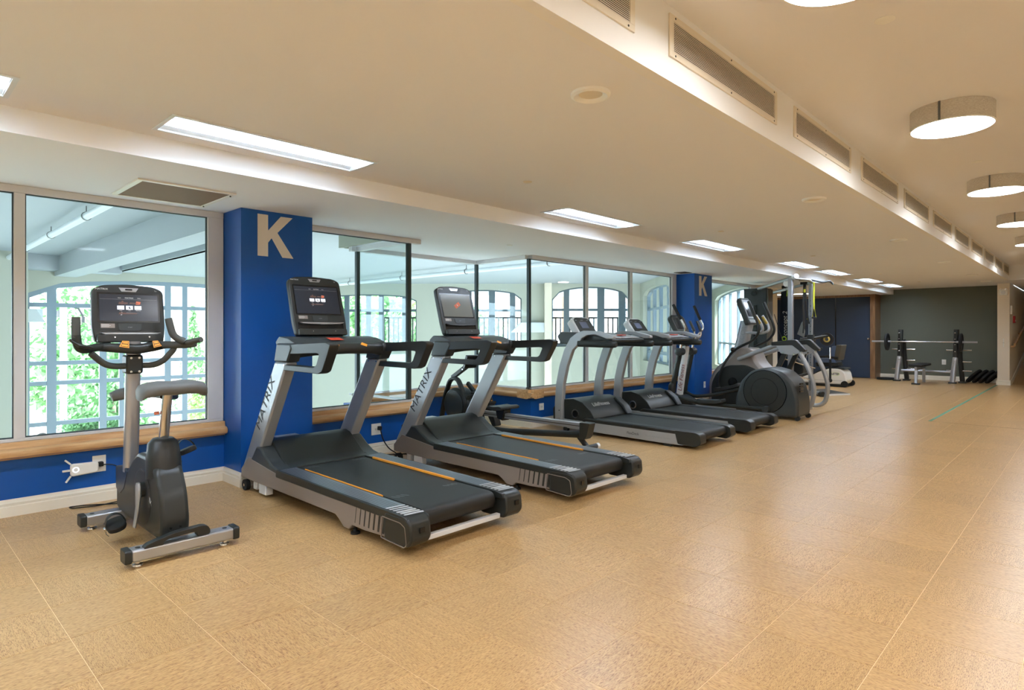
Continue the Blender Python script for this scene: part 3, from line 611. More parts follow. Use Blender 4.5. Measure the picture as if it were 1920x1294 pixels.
# ---- upright exercise bike
def bike():
    t = thing('exercise_bike', 'black and silver upright exercise bike with big screen, nearest the camera', 'exercise bike', (-4.15, 1.19, 0)); cy = 1.19
    for x, y0, y1, top in ((-3.70, .945, 1.475, 1), (-4.60, .93, 1.46, 0)):
        s = part('stabilizer', MB().box(x - .045, x + .045, y0, y1, .035, .098), 'silver', t, .01)
        part('end_cap', MB().prism(rpoly([(x - .048, .03), (x + .048, .03), (x + .05, .102), (x - .048, .104)], .015), y0 - .03, y0 + .005), 'charcoal', s, .006)
        part('end_cap', MB().prism(rpoly([(x - .048, .03), (x + .048, .03), (x + .05, .102), (x - .048, .104)], .015), y1 - .005, y1 + .03), 'charcoal', s, .006)
        for yy in (y0 + .04, y1 - .04):
            part('levelling_foot', MB().lathe([(0, 0), (.026, 0), (.028, .004), (.026, .012), (.012, .016), (.012, .036), (0, .036)], (x, yy, 0), n=18), 'chrome', s)
            part('bolt_cover', MB().cyl((x, yy, .097), (x, yy, .1), .013, n=12), 'black_plastic', s)
    h = rpoly([(-4.66, .10), (-4.66, .36), (-4.48, .395), (-4.44, .36), (-4.30, .47), (-4.20, .52), (-4.02, .52), (-3.86, .46), (-3.78, .33), (-3.745, .18), (-3.76, .10), (-3.90, .075), (-4.45, .075)], .04)
    part('housing', MB().prism(h, cy - .075, cy + .075), 'charcoal', t, .025, seg=3)
    h2 = rpoly([(-4.655, .225), (-4.66, .37), (-4.47, .40), (-4.39, .37), (-4.47, .25), (-4.56, .20)], .015)
    part('front_cover', MB().prism(h2, cy - .078, cy + .078), 'navy_gloss', t, .008)
    part('side_disc', MB().lathe([(0, -.004), (.15, -.004), (.165, 0), (.165, .002), (0, .002)], (-4.10, cy - .077, .27), (0, 1, 0), 36), 'black_plastic', t)
    tw = MB(); tw.tube([(-3.95, cy, .40), (-3.965, cy, .50), (-3.975, cy, .60), (-3.975, cy, .625)], [.095, .092, .080, .055], 24); part('seat_tower', tw, 'black_plastic', t)
    part('seat_post', MB().tube([(-3.98, cy, .58), (-3.93, cy + .01, .89)], .026, 16, h=.02, sq=4), 'chrome', t)
    part('adjust_pin', MB().cyl((-3.975, cy - .02, .775), (-3.98, cy - .045, .772), .010, n=12), 'print_orange_red', t, label='orange seat adjusting pin')
    # saddle: broad rear pad, dark neck and second pad behind the mast
    sa = MB(); vs = []; fs = []; N = 16; prof = [(-.17, .60, -.022), (-.155, .8, .004), (-.11, .98, .022), (-.06, 1, .030), (0, .95, .022), (.06, 1, .030), (.11, .98, .026), (.155, .8, .012), (.172, .6, -.012)]
    for a, s, zz in prof:
        c = Vector((-3.93, cy + .035 + a, .905 + zz * .6)); vs += sa.ring(c, Vector((1, 0, 0)), Vector((0, 0, 1)), .125 * s, .034 + .006 * s, N, 3)
    m_ = len(prof)
    for i in range(m_ - 1):
        for k in range(N): fs.append((i * N + k, i * N + (k + 1) % N, (i + 1) * N + (k + 1) % N, (i + 1) * N + k))
    fs += [tuple(range(N)), tuple(range((m_ - 1) * N, m_ * N))[::-1]]; sa.add(vs, fs)
    sd = part('saddle', sa, 'pad_grey', t, smooth=70)
    part('saddle_rail', MB().tube(smoothpath([(-3.93, cy, .875), (-4.15, cy + .12, .845), (-4.5, cy + .115, .835), (-4.74, cy + .05, .835)], .08), .03, 12, h=.02, sq=3), 'black_plastic', sd)
    part('rear_pad', MB().tube([(-4.76, cy + .08, .843), (-4.765, cy + .05, .84), (-4.77, cy - .03, .825), (-4.775, cy - .075, .81)], [.02, .05, .055, .05], 16, h=[.02, .036, .038, .03], sq=3), 'pad_grey', sd)
    # mast, bracket, handlebars
    part('mast', MB().tube([(-4.47, 1.15, .36), (-4.44, 1.15, .7), (-4.41, 1.15, 1.19)], .042, 24, h=.036, sq=2.6), 'silver', t)
    b = part('bracket', MB().box(-4.47, -4.36, 1.10, 1.195, .985, 1.105), 'charcoal', t, .014)
    for z in (1.085, 1.0):
        for y in (1.125, 1.17): part('bolt', MB().cyl((-4.362, y, z), (-4.355, y, z), .007, n=10), 'chrome', b)
    bar = [(-4.40, 1.15, 1.035), (-4.38, .99, 1.035), (-4.30, .90, 1.12), (-4.20, .84, 1.165)]
    part('lower_handlebar', MB().tube(smoothpath([(-4.40, 1.15, 1.035), (-4.38, 1.00, 1.035), (-4.34, .91, 1.12)], .06), .019, 14), 'grip', t)
    part('lower_handlebar', MB().tube(smoothpath([(-4.40, 1.15, 1.035), (-4.38, 1.29, 1.035), (-4.34, 1.36, 1.13), (-4.34, 1.37, 1.16)], .06), .019, 14), 'grip', t)
    part('handlebar', MB().tube(smoothpath([(-4.42, 1.02, 1.165), (-4.38, .95, 1.155), (-4.32, .86, 1.14), (-4.27, .828, 1.17), (-4.27, .822, 1.23)], .05), .024, 14), 'charcoal', t)
    part('handlebar', MB().tube(smoothpath([(-4.42, 1.24, 1.165), (-4.36, 1.32, 1.165), (-4.28, 1.42, 1.165), (-4.24, 1.46, 1.175)], .05), .024, 14), 'grip', t)
    part('hand_grip', MB().tube(smoothpath([(-4.27, .822, 1.215), (-4.27, .822, 1.335)], .05), [.0235, .022], 16), 'grip', t)
    part('hand_grip', MB().tube(smoothpath([(-4.26, 1.40, 1.185), (-4.28, 1.34, 1.22), (-4.29, 1.315, 1.335)], .05), .022, 16), 'grip', t)
    part('hand_grip', MB().tube([(-4.26, 1.42, 1.18), (-4.18, 1.475, 1.20)], [.026, .022], 16, h=[.018, .018]), 'grip', t)
    part('thumb_rest', MB().tube([(-4.27, .79, 1.205), (-4.26, .83, 1.17), (-4.29, .9, 1.155)], [.012, .026, .02], 12, h=[.006, .012, .008]), 'charcoal', t)
    part('control_bridge', MB().tube([(-4.42, .96, 1.155), (-4.37, 1.05, 1.15), (-4.35, 1.15, 1.14), (-4.37, 1.25, 1.155), (-4.42, 1.34, 1.165)], [.03, .045, .05, .045, .03], 16, h=[.024, .03, .032, .03, .024], sq=3), 'charcoal', t)
    for y in (1.075, 1.255):
        s = 1 if y < 1.15 else -1; q = [(-4.325, y - .028 * s, 1.155), (-4.312, y + .022 * s, 1.145), (-4.328, y + .026 * s, 1.188), (-4.338, y - .008 * s, 1.19)]
        q = [Vector(p) + Vector((.02, 0, .004)) for p in q]; st = part('control_sticker', MB().add(q, [(0, 1, 2, 3)]), 'orange', t, smooth=0, label='orange resistance buttons')
        c = sum(q, Vector()) / 4; part('button_print', MB().add([c + (p - c) * .78 + Vector((.0012, 0, .0004)) for p in q], [(0, 1, 2, 3)]), 'black_plastic', st, smooth=0)
        for k in (0, 1):
            A, B, C, D = [c + (p - c) * .66 + Vector((.002, 0, .0008)) for p in q]; lo, hi = (.0, .42) if k == 0 else (.58, 1)
            part('button', MB().add([A.lerp(D, lo), B.lerp(C, lo), B.lerp(C, hi), A.lerp(D, hi)], [(0, 1, 2, 3)]), 'orange', st, smooth=0)
    matrix_console(t, -4.41, 1.135, 1.185, 1.545, .13, .405)
    # cranks and pedals
    part('crank_arm', MB().tube([(-4.05, cy - .108, .365), (-4.05, cy - .108, .345), (-4.05, cy - .108, .30), (-4.065, cy - .108, .22), (-4.10, cy - .115, .10)], [.02, .036, .036, .022, .017], 14, h=[.012, .013, .013, .010, .008], up=(0, 1, 0)), 'silver_paint', t)
    part('crank_arm', MB().tube([(-4.05, cy + .105, .325), (-4.12, cy + .11, .50)], [.03, .016], 14, h=[.012, .008], up=(0, 1, 0)), 'silver_paint', t)
    part('axle', MB().cyl((-4.05, cy - .10, .325), (-4.05, cy + .10, .325), .045), 'black_plastic', t)
    for x, y, z, s in ((-4.18, cy - .19, .112, -1), (-4.15, cy + .19, .50, 1)):
        Q = Matrix.Translation((x, y, z)) @ Matrix.Rotation(R(-12 * s), 4, 'Y') @ Matrix.Rotation(R(18), 4, 'X')
        mb = MB().prism(rpoly([(-.06, -.05), (.05, -.05), (.075, -.01), (.07, .03), (.03, .05), (-.055, .05), (-.07, 0)], .02), -.014, .016, 'xy').xf(Q); p = part('pedal', mb, 'black_rubber', t, .005)
        mb = MB().tube([(0, .052 * math.cos(a), .004 + .07 * math.sin(a)) for a in [PI * k / 14 for k in range(15)]], .002, 8, h=.016, up=(1, 0, 0)).xf(Q @ Matrix.Translation((.0, 0, 0)))
        part('strap', mb, 'black_plastic', p); part('strap_buckle', MB().box(-.012, .012, -.064, -.05, -.01, .01).xf(Q), 'chrome', p, .002)
        part('strap_tail', MB().tube([(0, -.055, -.004), (0, -.06, -.03), (0, -.052, -.05)], .0015, 6, h=.008, up=(1, 0, 0)).xf(Q), 'black_plastic', p)
    # rear carry handle
    k = MB().prism(rpoly([(1.06, .095), (1.10, .095), (1.10, .11), (1.12, .12), (1.25, .128), (1.27, .122), (1.27, .10), (1.34, .10), (1.34, .125), (1.325, .148), (1.30, .155), (1.16, .148), (1.07, .128), (1.02, .115), (1.0, .095)], .01), -3.70, -3.655, 'yz'); part('carry_handle', k, 'black_plastic', t, .006)
    part('base_rail', MB().box(-4.6, -3.70, cy - .035, cy + .035, .045, .085), 'black_plastic', t, .004)
    text('lettering', 'MATRIX', .042, (-3.975, cy - .0795, .30), (1, 0, -.55), (0, 0, 1), 'print_white', t, sx=1.0)
    for y in (cy - .03, cy + .02): part('bolt', MB().cyl((-3.752, y, .15), (-3.738, y, .15), .006, n=8), 'chrome', t)
    mb = MB().tube(smoothpath([(-4.66, cy - .02, .12), (-4.72, cy, .06), (-4.74, cy, .012)], .04), .006, 8); part('power_inlet', mb, 'black_plastic', t)
bike()

# ---- large commercial treadmills with taupe frames
def treadmill_a():
    y0, y1 = 2.04, 2.93; cy = 2.485
    t = thing('treadmill', 'nearest treadmill, dark screen showing a picture, orange stripes beside the belt', 'treadmill', (-3.9, cy, 0), 'large treadmills with orange stripes')
    for s in (0, 1):
        ya, yb = (y0, y0 + .05) if s == 0 else (y1 - .05, y1)
        pr = part('side_frame', MB().prism([(-4.93, .095), (-4.93, .16), (-4.80, .27), (-4.30, .215), (-2.85, .19), (-2.80, .08), (-3.16, .06), (-3.30, .062), (-3.34, .03), (-3.40, .03), (-3.46, .07), (-3.5, .09)], ya, yb), 'taupe_paint', t, .006)
        yo = ya - .0012 if s == 0 else yb + .0002
        for k in range(8):
            x = -3.27 + k * .048; wd_ = .004 + .0028 * k; part('slot', MB().prism([(x, .085), (x + wd_, .085), (x + wd_ + .016, .185), (x + .016, .185)], yo, yo + .001), 'charcoal', pr, smooth=0)
        rail = MB().prism(rpoly([(-4.32, .19), (-4.32, .245), (-2.80, .225), (-2.74, .215), (-2.73, .18), (-2.85, .18)], .012), ya - .004 if s == 0 else y1 - .15, y0 + .15 if s == 0 else yb + .004)
        rr = part('side_rail', rail, 'charcoal', t, .012)
        ry0, ry1 = (y0 + .012, y0 + .135) if s == 0 else (y1 - .135, y1 - .012)
        part('rail_insert', MB().add([(-4.28, ry0, .2454), (-2.95, ry0, .2286), (-2.95, ry1, .2286), (-4.28, ry1, .2454)], [(0, 1, 2, 3)]), 'rail_metal', rr, smooth=0)
        for k in range(5):
            yy = ry0 + .012 + k * .02; part('groove', MB().add([(-4.26, yy, .2462), (-2.98, yy, .2297), (-2.98, yy + .004, .2297), (-4.26, yy + .004, .2462)], [(0, 1, 2, 3)]), 'black_plastic', rr, smooth=0)
        for k in range(6):
            x = -2.97 + k * .035; part('rib', MB().add([(x, ry0, .2305), (x + .014, ry0, .2302), (x + .03, ry1, .2302), (x + .016, ry1, .2305)], [(0, 1, 2, 3)]).add([(x, ry0, .226), (x + .014, ry0, .226), (x + .03, ry1, .226), (x + .016, ry1, .226)], [(0, 3, 2, 1)]), 'frame_grey', rr, smooth=0)
        oy = y0 + .151 if s == 0 else y1 - .163
        part('orange_stripe', MB().prism([(-4.18, .238), (-3.20, .226), (-3.20, .236 + .003 * s), (-4.18, .248 + .003 * s)], oy, oy + (.005 if s == 0 else .016)), 'orange', t, smooth=0, label='orange stripe along the belt edge')
        part('rear_cap', MB().prism(rpoly([(-2.96, .055), (-2.96, .222), (-2.76, .222), (-2.712, .20), (-2.70, .10), (-2.74, .055)], .03), y0 - .006 if s == 0 else y1 - .14, y0 + .14 if s == 0 else y1 + .006), 'charcoal', t, .014)
        part('cap_slot', MB().box(-2.703, -2.698, (y0 + .055 if s == 0 else y1 - .07), (y0 + .09 if s == 0 else y1 - .035), .135, .165), 'black_gloss', t, smooth=0)
        part('cap_trim', loopband(rpoly([(-2.99, .062), (-2.765, .052), (-2.74, .075), (-2.755, .17), (-2.80, .188), (-2.98, .19)], .012), .005, yo - .006, yo), 'taupe_paint', t, smooth=0) if s == 0 else None
        yb0, yb1 = (y0 + .01, y0 + .10) if s == 0 else (y1 - .10, y1 - .01)
        up = part('upright', MB().prism([(-4.945, .11), (-4.935, .16), (-4.37, 1.03), (-4.18, 1.03), (-4.62, .34), (-4.70, .20), (-4.76, .12)], yb0, yb1), 'silver_paint', t, .014)
        if s == 0: text('lettering', 'MATRIX', .115, (-4.515, yb0 - .0012, .71), (.545, 0, .84), (-.84, 0, .545), 'print_dark', up, sx=1.15)
        part('upright_cap', MB().prism([(-4.375, 1.03), (-4.17, 1.03), (-4.10, 1.13), (-4.12, 1.165), (-4.33, 1.165)], yb0 - .004, yb1 + .004), 'slate', t, .012)
        part('upright_bolt', MB().cyl((-4.22, yb0 - .002, 1.01), (-4.22, yb0 + .004, 1.01), .007, n=8).cyl((-4.33, yb0 - .002, 1.01), (-4.33, yb0 + .004, 1.01), .007, n=8), 'chrome', t)
        # looping handrail
        hy0, hy1 = (y0 + .012, y0 + .082) if s == 0 else (y1 - .082, y1 - .012)
        lp = rpoly([(-4.33, 1.16), (-3.62, 1.185), (-3.585, 1.17), (-3.70, .985), (-3.76, .965), (-4.26, .965), (-4.26, .99), (-4.24, 1.0)], .03)
        part('handrail', MB().prism(rpoly([(-4.30, 1.08), (-4.30, 1.155), (-3.64, 1.18), (-3.585, 1.165), (-3.60, 1.13), (-3.69, .985), (-3.74, .968), (-4.28, .972), (-4.285, 1.012), (-3.80, 1.01), (-3.765, 1.025), (-3.725, 1.10), (-3.76, 1.105), (-4.15, 1.09)], .014), hy0, hy1), 'black_plastic', t, .014, seg=3)
        part('wheel', MB().cyl((-4.86, (y0 - .004 if s == 0 else y1 - .03), .042), (-4.86, (y0 + .03 if s == 0 else y1 + .004), .042), .042), 'black_rubber', t)
        part('wheel_hub', MB().cyl((-4.86, (y0 - .007 if s == 0 else y1), .042), (-4.86, (y0 if s == 0 else y1 + .007), .042), .012, n=12), 'chrome', t)
        yy = y0 + .035 if s == 0 else y1 - .035
        part('levelling_foot', MB().lathe([(0, 0), (.03, 0), (.03, .012), (.012, .016), (.012, .034), (0, .034)], (-3.32, yy, 0), n=16), 'black_rubber', t)
        part('lift_bracket', MB().box(-4.62, -4.5, yy - .03, yy + .03, .02, .10), 'frame_grey', t, .006); part('lift_bracket', MB().box(-4.74, -4.68, yy - .02, yy + .04, .03, .10), 'frame_grey', t, .006)
    part('belt', MB().prism(rpoly([(-4.40, .225), (-4.40, .238), (-2.84, .222), (-2.80, .212), (-2.785, .17), (-2.80, .125), (-2.84, .11), (-4.0, .13), (-4.0, .14)], .03, 6), y0 + .165, y1 - .165), 'belt', t)
    for x, m_ in ((-4.27, 0), (-3.16, 1)):
        for k in range(3):
            for yy in ((y0 + .19 + k * .035, -.008), (y1 - .30 + k * .035, .008)):
                z = .2385 - (x + 4.4) * .0103; part('belt_mark', MB().add([(x + yy[1], yy[0], z), (x + .014 + yy[1], yy[0] + .002, z), (x + .05, yy[0] + .03, z - .0004), (x + .042, yy[0] + .03, z - .0003)], [(0, 1, 2, 3)]), 'print_grey', t, smooth=0)
    part('rear_crossbar', MB().box(-2.80, -2.765, y0 + .14, y1 - .14, .055, .085), 'frame_grey', t, .004)
    part('deck_underside', MB().box(-4.8, -2.9, y0 + .05, y1 - .05, .10, .135), 'black_plastic', t)
    hood = [(-4.95, .14), (-4.95, .33), (-4.90, .365), (-4.72, .41), (-4.66, .415), (-4.60, .40), (-4.50, .335), (-4.42, .275), (-4.37, .252), (-4.30, .246), (-4.30, .235), (-4.5, .22), (-4.6, .14)]
    part('motor_hood', MB().prism(hood, y0 + .105, y1 - .105), 'charcoal', t, .02, seg=3)
    wing = [(-4.82, .20), (-4.72, .30), (-4.66, .37), (-4.60, .375), (-4.50, .31), (-4.40, .26), (-4.30, .243), (-4.28, .20)]
    part('hood_side', MB().prism(wing, y0 + .002, y0 + .12), 'slate', t, .014); part('hood_side', MB().prism(wing, y1 - .12, y1 - .002), 'slate', t, .014)
    part('hood_vent', MB().box(-4.86, -4.76, y0 + .22, y0 + .42, .392, .40), 'silver_paint', t, .003)
    # crossbar with controls
    cb = part('control_crossbar', MB().tube([(-4.20, y0 + .06, 1.105), (-4.14, y0 + .20, 1.12), (-4.11, cy, 1.125), (-4.14, y1 - .20, 1.12), (-4.20, y1 - .06, 1.105)], [.05, .06, .065, .06, .05], 16, h=[.05, .045, .042, .045, .05], sq=3), 'charcoal', t)
    tr = MB().prism(rpoly([(-4.42, 1.13), (-4.46, 1.17), (-4.40, 1.215), (-4.26, 1.20), (-4.14, 1.165), (-4.12, 1.13)], .015), y0 + .06, y1 - .06)
    part('accessory_tray', tr, 'slate', t, .012)
    part('warning_label', MB().add([(-4.24, cy - .09, 1.2), (-4.18, cy - .085, 1.183), (-4.18, cy + .03, 1.183), (-4.24, cy + .025, 1.2)], [(0, 1, 2, 3)]).xf(Matrix.Translation((.002, 0, .004))), 'warning_red', t, smooth=0, label='red warning label')
    for y in (cy - .12, cy + .12): part('control_sticker', MB().add([(-4.058, y - .03, 1.145), (-4.048, y + .02, 1.128), (-4.055, y + .03, 1.145), (-4.075, y - .005, 1.16)], [(0, 1, 2, 3)]).xf(Matrix.Translation((.008, 0, .008))), 'orange', t, smooth=0, label='orange speed buttons')
    part('console_neck', MB().prism(rpoly([(-4.46, 1.15), (-4.50, 1.26), (-4.42, 1.26), (-4.34, 1.15)], .01), cy - .14, cy + .14), 'black_plastic', t, .01)
    return t, cy
tA, cyA = treadmill_a()
tB = copytree(tA, (0, 1.465, 0), 'second large treadmill, console tilted with an orange sticker on its blank screen')
for t, cy, g_ in ((tA, cyA, False), (tB, cyA + 1.465, True)):
    matrix_console(t, -4.385, cy - .035, 1.22, 1.685, .30, .45, g_)

# ---- silver treadmills with curved uprights
def treadmill_b():
    y0, y1 = 6.0, 6.86; cy = 6.43
    t = thing('treadmill', 'silver treadmill with curved uprights, nearer of the two small-console ones', 'treadmill', (-4.0, cy, 0), 'silver treadmills with curved uprights')
    for s in (0, 1):
        ya, yb = (y0, y0 + .05) if s == 0 else (y1 - .05, y1); yo = ya - .0012 if s == 0 else yb + .0002
        sf = part('side_frame', MB().prism([(-4.85, .05), (-4.85, .155), (-3.26, .15), (-3.20, .03), (-3.5, .028)], ya, yb), 'silver_paint', t, .005)
        if s == 0:
            text('lettering', 'FlexDeck', .042, (-3.82, ya - .0015, .09), (1, 0, 0), (0, 0, 1), 'print_dark', sf); text('lettering', 'Shock Absorption System', .030, (-3.50, ya - .0015, .087), (1, 0, 0), (0, 0, 1), 'print_grey', sf)
        part('foot_rail', MB().prism([(-4.55, .15), (-4.50, .20), (-3.10, .185), (-3.10, .14)], ya - .003 if s == 0 else y1 - .13, y0 + .13 if s == 0 else yb + .003), 'black_plastic', t, .012)
        part('rear_cap', MB().prism(rpoly([(-3.26, .04), (-3.30, .185), (-3.06, .185), (-3.0, .16), (-2.99, .07), (-3.05, .03)], .02), y0 - .004 if s == 0 else y1 - .13, y0 + .13 if s == 0 else y1 + .004), 'charcoal', t, .012)
        part('rear_foot', MB().prism(rpoly([(-3.45, .03), (-3.43, 0), (-3.35, 0), (-3.32, .03)], .01), ya + .01, yb + .02), 'charcoal', t, .004)
        part('front_wheel', MB().cyl((-4.80, ya, .035), (-4.80, ya + .04, .035), .035), 'black_rubber', t)
        a, b = (y0 - .012, y0 + .05) if s == 0 else (y1 - .05, y1 + .012)
        c = [(-4.90, .10), (-4.905, .35), (-4.885, .6), (-4.83, .82), (-4.75, 1.02), (-4.66, 1.17)]; w = [.06, .06, .06, .062, .065, .06]
        L = [(x - w[i], z) for i, (x, z) in enumerate(c)]; Rr = [(x + w[i], z) for i, (x, z) in enumerate(c)]
        Rr[-1] = (-4.57, 1.12)
        pts = L + [(-4.62, 1.235), (-4.52, 1.262), (-4.30, 1.255), (-4.08, 1.20), (-4.08, 1.165), (-4.18, 1.165), (-4.34, 1.215), (-4.46, 1.205), (-4.545, 1.165)] + Rr[::-1]
        up = part('upright', MB().prism(pts, a, b), 'silver_paint', t, .008)
        part('bolt', MB().cyl((-4.89, a - .003, .16), (-4.89, a, .16), .008, n=8).cyl((-4.89, a - .003, .26), (-4.89, a, .26), .008, n=8), 'chrome', t)
        part('hand_grip', MB().tube([(-4.60, (a + b) / 2, 1.105), (-4.12, (a + b) / 2, 1.10), (-4.07, (a + b) / 2, 1.10), (-4.055, (a + b) / 2, 1.10)], [.042, .042, .038, .025], 16, h=[.042, .042, .038, .025], sq=2.6), 'black_plastic', t)
        if s == 0:
            part('hood_ring', MB().lathe([(.058, .004), (.058, -.012), (.042, -.012), (.042, .004)], (-4.66, y0 + .028, .235), (0, 1, 0), 28, True), 'chrome', t); part('hood_knob', MB().lathe([(0, -.004), (.04, -.004), (.04, .004), (0, .004)], (-4.66, y0 + .028, .235), (0, 1, 0), 24), 'black_gloss', t)
    hood = [(-5.02, .10), (-5.03, .27), (-4.98, .34), (-4.86, .40), (-4.70, .415), (-4.56, .38), (-4.44, .29), (-4.38, .205), (-4.38, .19), (-4.6, .14)]
    part('motor_hood', MB().prism(hood, y0 + .03, y1 - .03), 'charcoal', t, .02, seg=3)
    part('hood_trim', MB().prism([(-4.56, .385), (-4.44, .297), (-4.36, .20), (-4.33, .20), (-4.40, .31), (-4.53, .40)], y1 - .17, y1 - .05), 'slate', t, .008)
    hd = [o for o in t.children if o.name.startswith('motor_hood')][0]
    text('lettering', 'LifeFitness', .085, (-4.50, cy - .10, .337 + .008), (0, 1, 0), (-.80, 0, .60), 'print_white', hd, shear=.25)
    part('belt', MB().prism(rpoly([(-4.42, .17), (-4.42, .19), (-3.10, .178), (-3.05, .165), (-3.035, .12), (-3.06, .075), (-3.1, .065), (-4.2, .08)], .03, 5), y0 + .135, y1 - .135), 'belt', t)
    part('front_tray', MB().prism(rpoly([(-4.94, 1.10), (-5.0, 1.19), (-4.94, 1.25), (-4.62, 1.235), (-4.34, 1.20), (-4.15, 1.16), (-4.16, 1.12), (-4.5, 1.13), (-4.7, 1.08)], .03), y0 + .07, y1 - .07), 'slate', t, .02, seg=3)
    part('key_panel', MB().prism([(-4.34, 1.207), (-4.16, 1.17), (-4.16, 1.178), (-4.34, 1.215)], cy - .25, cy + .25), 'silver_paint', t, .002)
    part('stop_button', MB().box(-4.30, -4.22, cy - .05, cy + .05, 1.203, 1.213), 'warning_red', t, .004, label='red stop panel')
    part('cup_holder', MB().lathe([(.045, 0), (.045, .004), (.036, .004), (.036, 0)], (-4.50, y0 + .20, 1.222), n=20, close=True), 'black_gloss', t)
    Fn = panelframe(-4.74, cy + .0, 1.20, .62)
    part('console', plate(Fn, rpoly([(-.20, 0), (.20, 0), (.195, .26), (.12, .30), (-.12, .30), (-.195, .26)], .025), -.095, 0), 'frame_grey', t, .012)
    con = [o for o in t.children if o.name.startswith('console')][-1]
    part('console_face', plate(Fn, rpoly([(-.165, .012), (.19, .012), (.18, .25), (.115, .282), (-.11, .282), (-.16, .25)], .02), 0, .003), 'charcoal', con)
    part('screen', plate(Fn, rect(-.075, .075, .115, .215), .003, .005), 'screen_lcd', con, smooth=0)
    for k in range(6): part('button', plate(Fn, rpoly(rect(-.14 + k * .05 + (0 if k < 3 else .012), -.11 + k * .05 + (0 if k < 3 else .012), .045, .062), .004), .003, .006), 'print_white', con)
    part('dial', MB().lathe([(.02, .003), (.02, .006), (.012, .006), (.012, .003)], Fn(.005, .053, 0), Fn(0, 0, 1) - Fn(0, 0, 0), 18, True), 'print_white', con)
    for a0, a1 in ((-.14, -.10), (.10, .15), (-.02, .03)): part('label_print', plate(Fn, rect(a0, a1, .238, .246), .003, .0045), 'print_grey', con, smooth=0)
    return t
mat('screen_lcd', (112, 118, 142), .2)
tC = treadmill_b()
tD = copytree(tC, (0, 1.30, 0), 'silver treadmill with curved uprights, farther one next to the cross trainer')
# ---- rowing machine in the glazed recess
def rower():
    y = 5.2; t = thing('rowing_machine', 'black rowing machine with aluminium rail behind the orange-sticker treadmill', 'rowing machine', (-4.9, y, 0))
    r = part('monorail', MB().box(-5.55, -3.90, y - .035, y + .035, .225, .285), 'silver', t, .004)
    part('rail_groove', MB().box(-5.5, -3.92, y - .037, y - .0355, .25, .258), 'duct_dark', r, smooth=0)
    part('rail_end', MB().prism(rpoly([(-3.93, .12), (-3.93, .295), (-3.80, .295), (-3.84, .15), (-3.87, .12)], .01), y - .055, y + .055), 'charcoal', t, .008)
    part('lower_tube', MB().tube([(-5.6, y, .06), (-5.0, y, .075), (-3.88, y, .165)], .04, 12, h=.035, sq=3), 'black_plastic', t)
    part('rear_leg', MB().bar((-4.0, y, .16), (-3.86, y, .03), .05, .04), 'black_plastic', t, .006)
    part('rear_foot', MB().cyl((-3.85, y - .12, .032), (-3.85, y + .16, .032), .028), 'slate', t); part('foot_cap', MB().cyl((-3.85, y + .13, .032), (-3.85, y + .17, .032), .032), 'frame_grey', t)
    part('seat', MB().prism(rpoly([(-5.22, .34), (-5.20, .372), (-5.13, .366), (-5.02, .378), (-4.98, .36), (-5.0, .335), (-5.1, .325)], .02), y - .16, y + .16), 'black_plastic', t, .016)
    part('seat_carriage', MB().prism([(-5.18, .33), (-5.15, .22), (-5.06, .20), (-5.03, .33)], y - .06, y + .06), 'black_gloss', t, .006)
    fp = [(-5.52, .42), (-5.47, .44), (-5.36, .26), (-5.30, .10), (-5.36, .08), (-5.44, .2)]
    for s in (-1, 1):
        f = part('footplate', MB().prism(rpoly(fp, .015), y + s * .12 - .05, y + s * .12 + .05), 'charcoal', t, .008)
        part('foot_strap', MB().tube([(-5.50, y + s * .12 - .055, .34), (-5.42, y + s * .12 - .05, .37), (-5.41, y + s * .12 + .05, .37), (-5.49, y + s * .12 + .055, .34)], .012, 8, h=.02), 'black_rubber', f)
        part('strap_mark', MB().box(-5.425, -5.42, y + s * .12 - .01, y + s * .12 + .01, .375, .40), 'orange', f, smooth=0)
    part('flywheel_housing', MB().cyl((-5.88, y - .10, .33), (-5.88, y + .10, .33), .21, n=36), 'black_plastic', t, .03)
    part('housing_shield', MB().lathe([(0, -.01), (.12, -.01), (.17, 0), (.17, .01), (0, .01)], (-5.88, y - .11, .33), (0, 1, 0), 30), 'slate', t)
    part('front_tube', MB().tube(smoothpath([(-6.22, y - .04, .03), (-6.12, y - .04, .42), (-6.02, y - .04, .64), (-5.88, y - .04, .66), (-5.78, y - .04, .50), (-5.60, y - .04, .24), (-5.5, y, .12)], .13), .034, 14, h=.024, sq=3), 'black_plastic', t)
    part('front_foot', MB().cyl((-6.22, y - .25, .03), (-6.22, y + .25, .03), .028), 'black_plastic', t)
    part('monitor_arm', MB().bar((-6.0, y - .02, .66), (-5.68, y - .02, .84), .05, .055), 'slate', t, .008)
    part('arm_bolt', MB().cyl((-5.74, y - .05, .80), (-5.74, y - .045, .80), .009, n=8).cyl((-5.78, y - .05, .775), (-5.78, y - .045, .775), .009, n=8), 'chrome', t)
    part('monitor', MB().prism(rpoly([(-5.72, .80), (-5.66, .96), (-5.62, .95), (-5.68, .79)], .008), y - .1, y + .1), 'black_gloss', t, .005)
    part('handle', MB().cyl((-5.52, y - .22, .47), (-5.52, y + .22, .47), .016), 'black_rubber', t)
    part('chain_guide', MB().box(-5.65, -5.52, y - .03, y + .03, .40, .50), 'black_plastic', t, .008)
    part('strut', MB().bar((-5.78, y + .04, .60), (-5.42, y + .04, .30), .04, .05), 'black_plastic', t, .006)
rower()

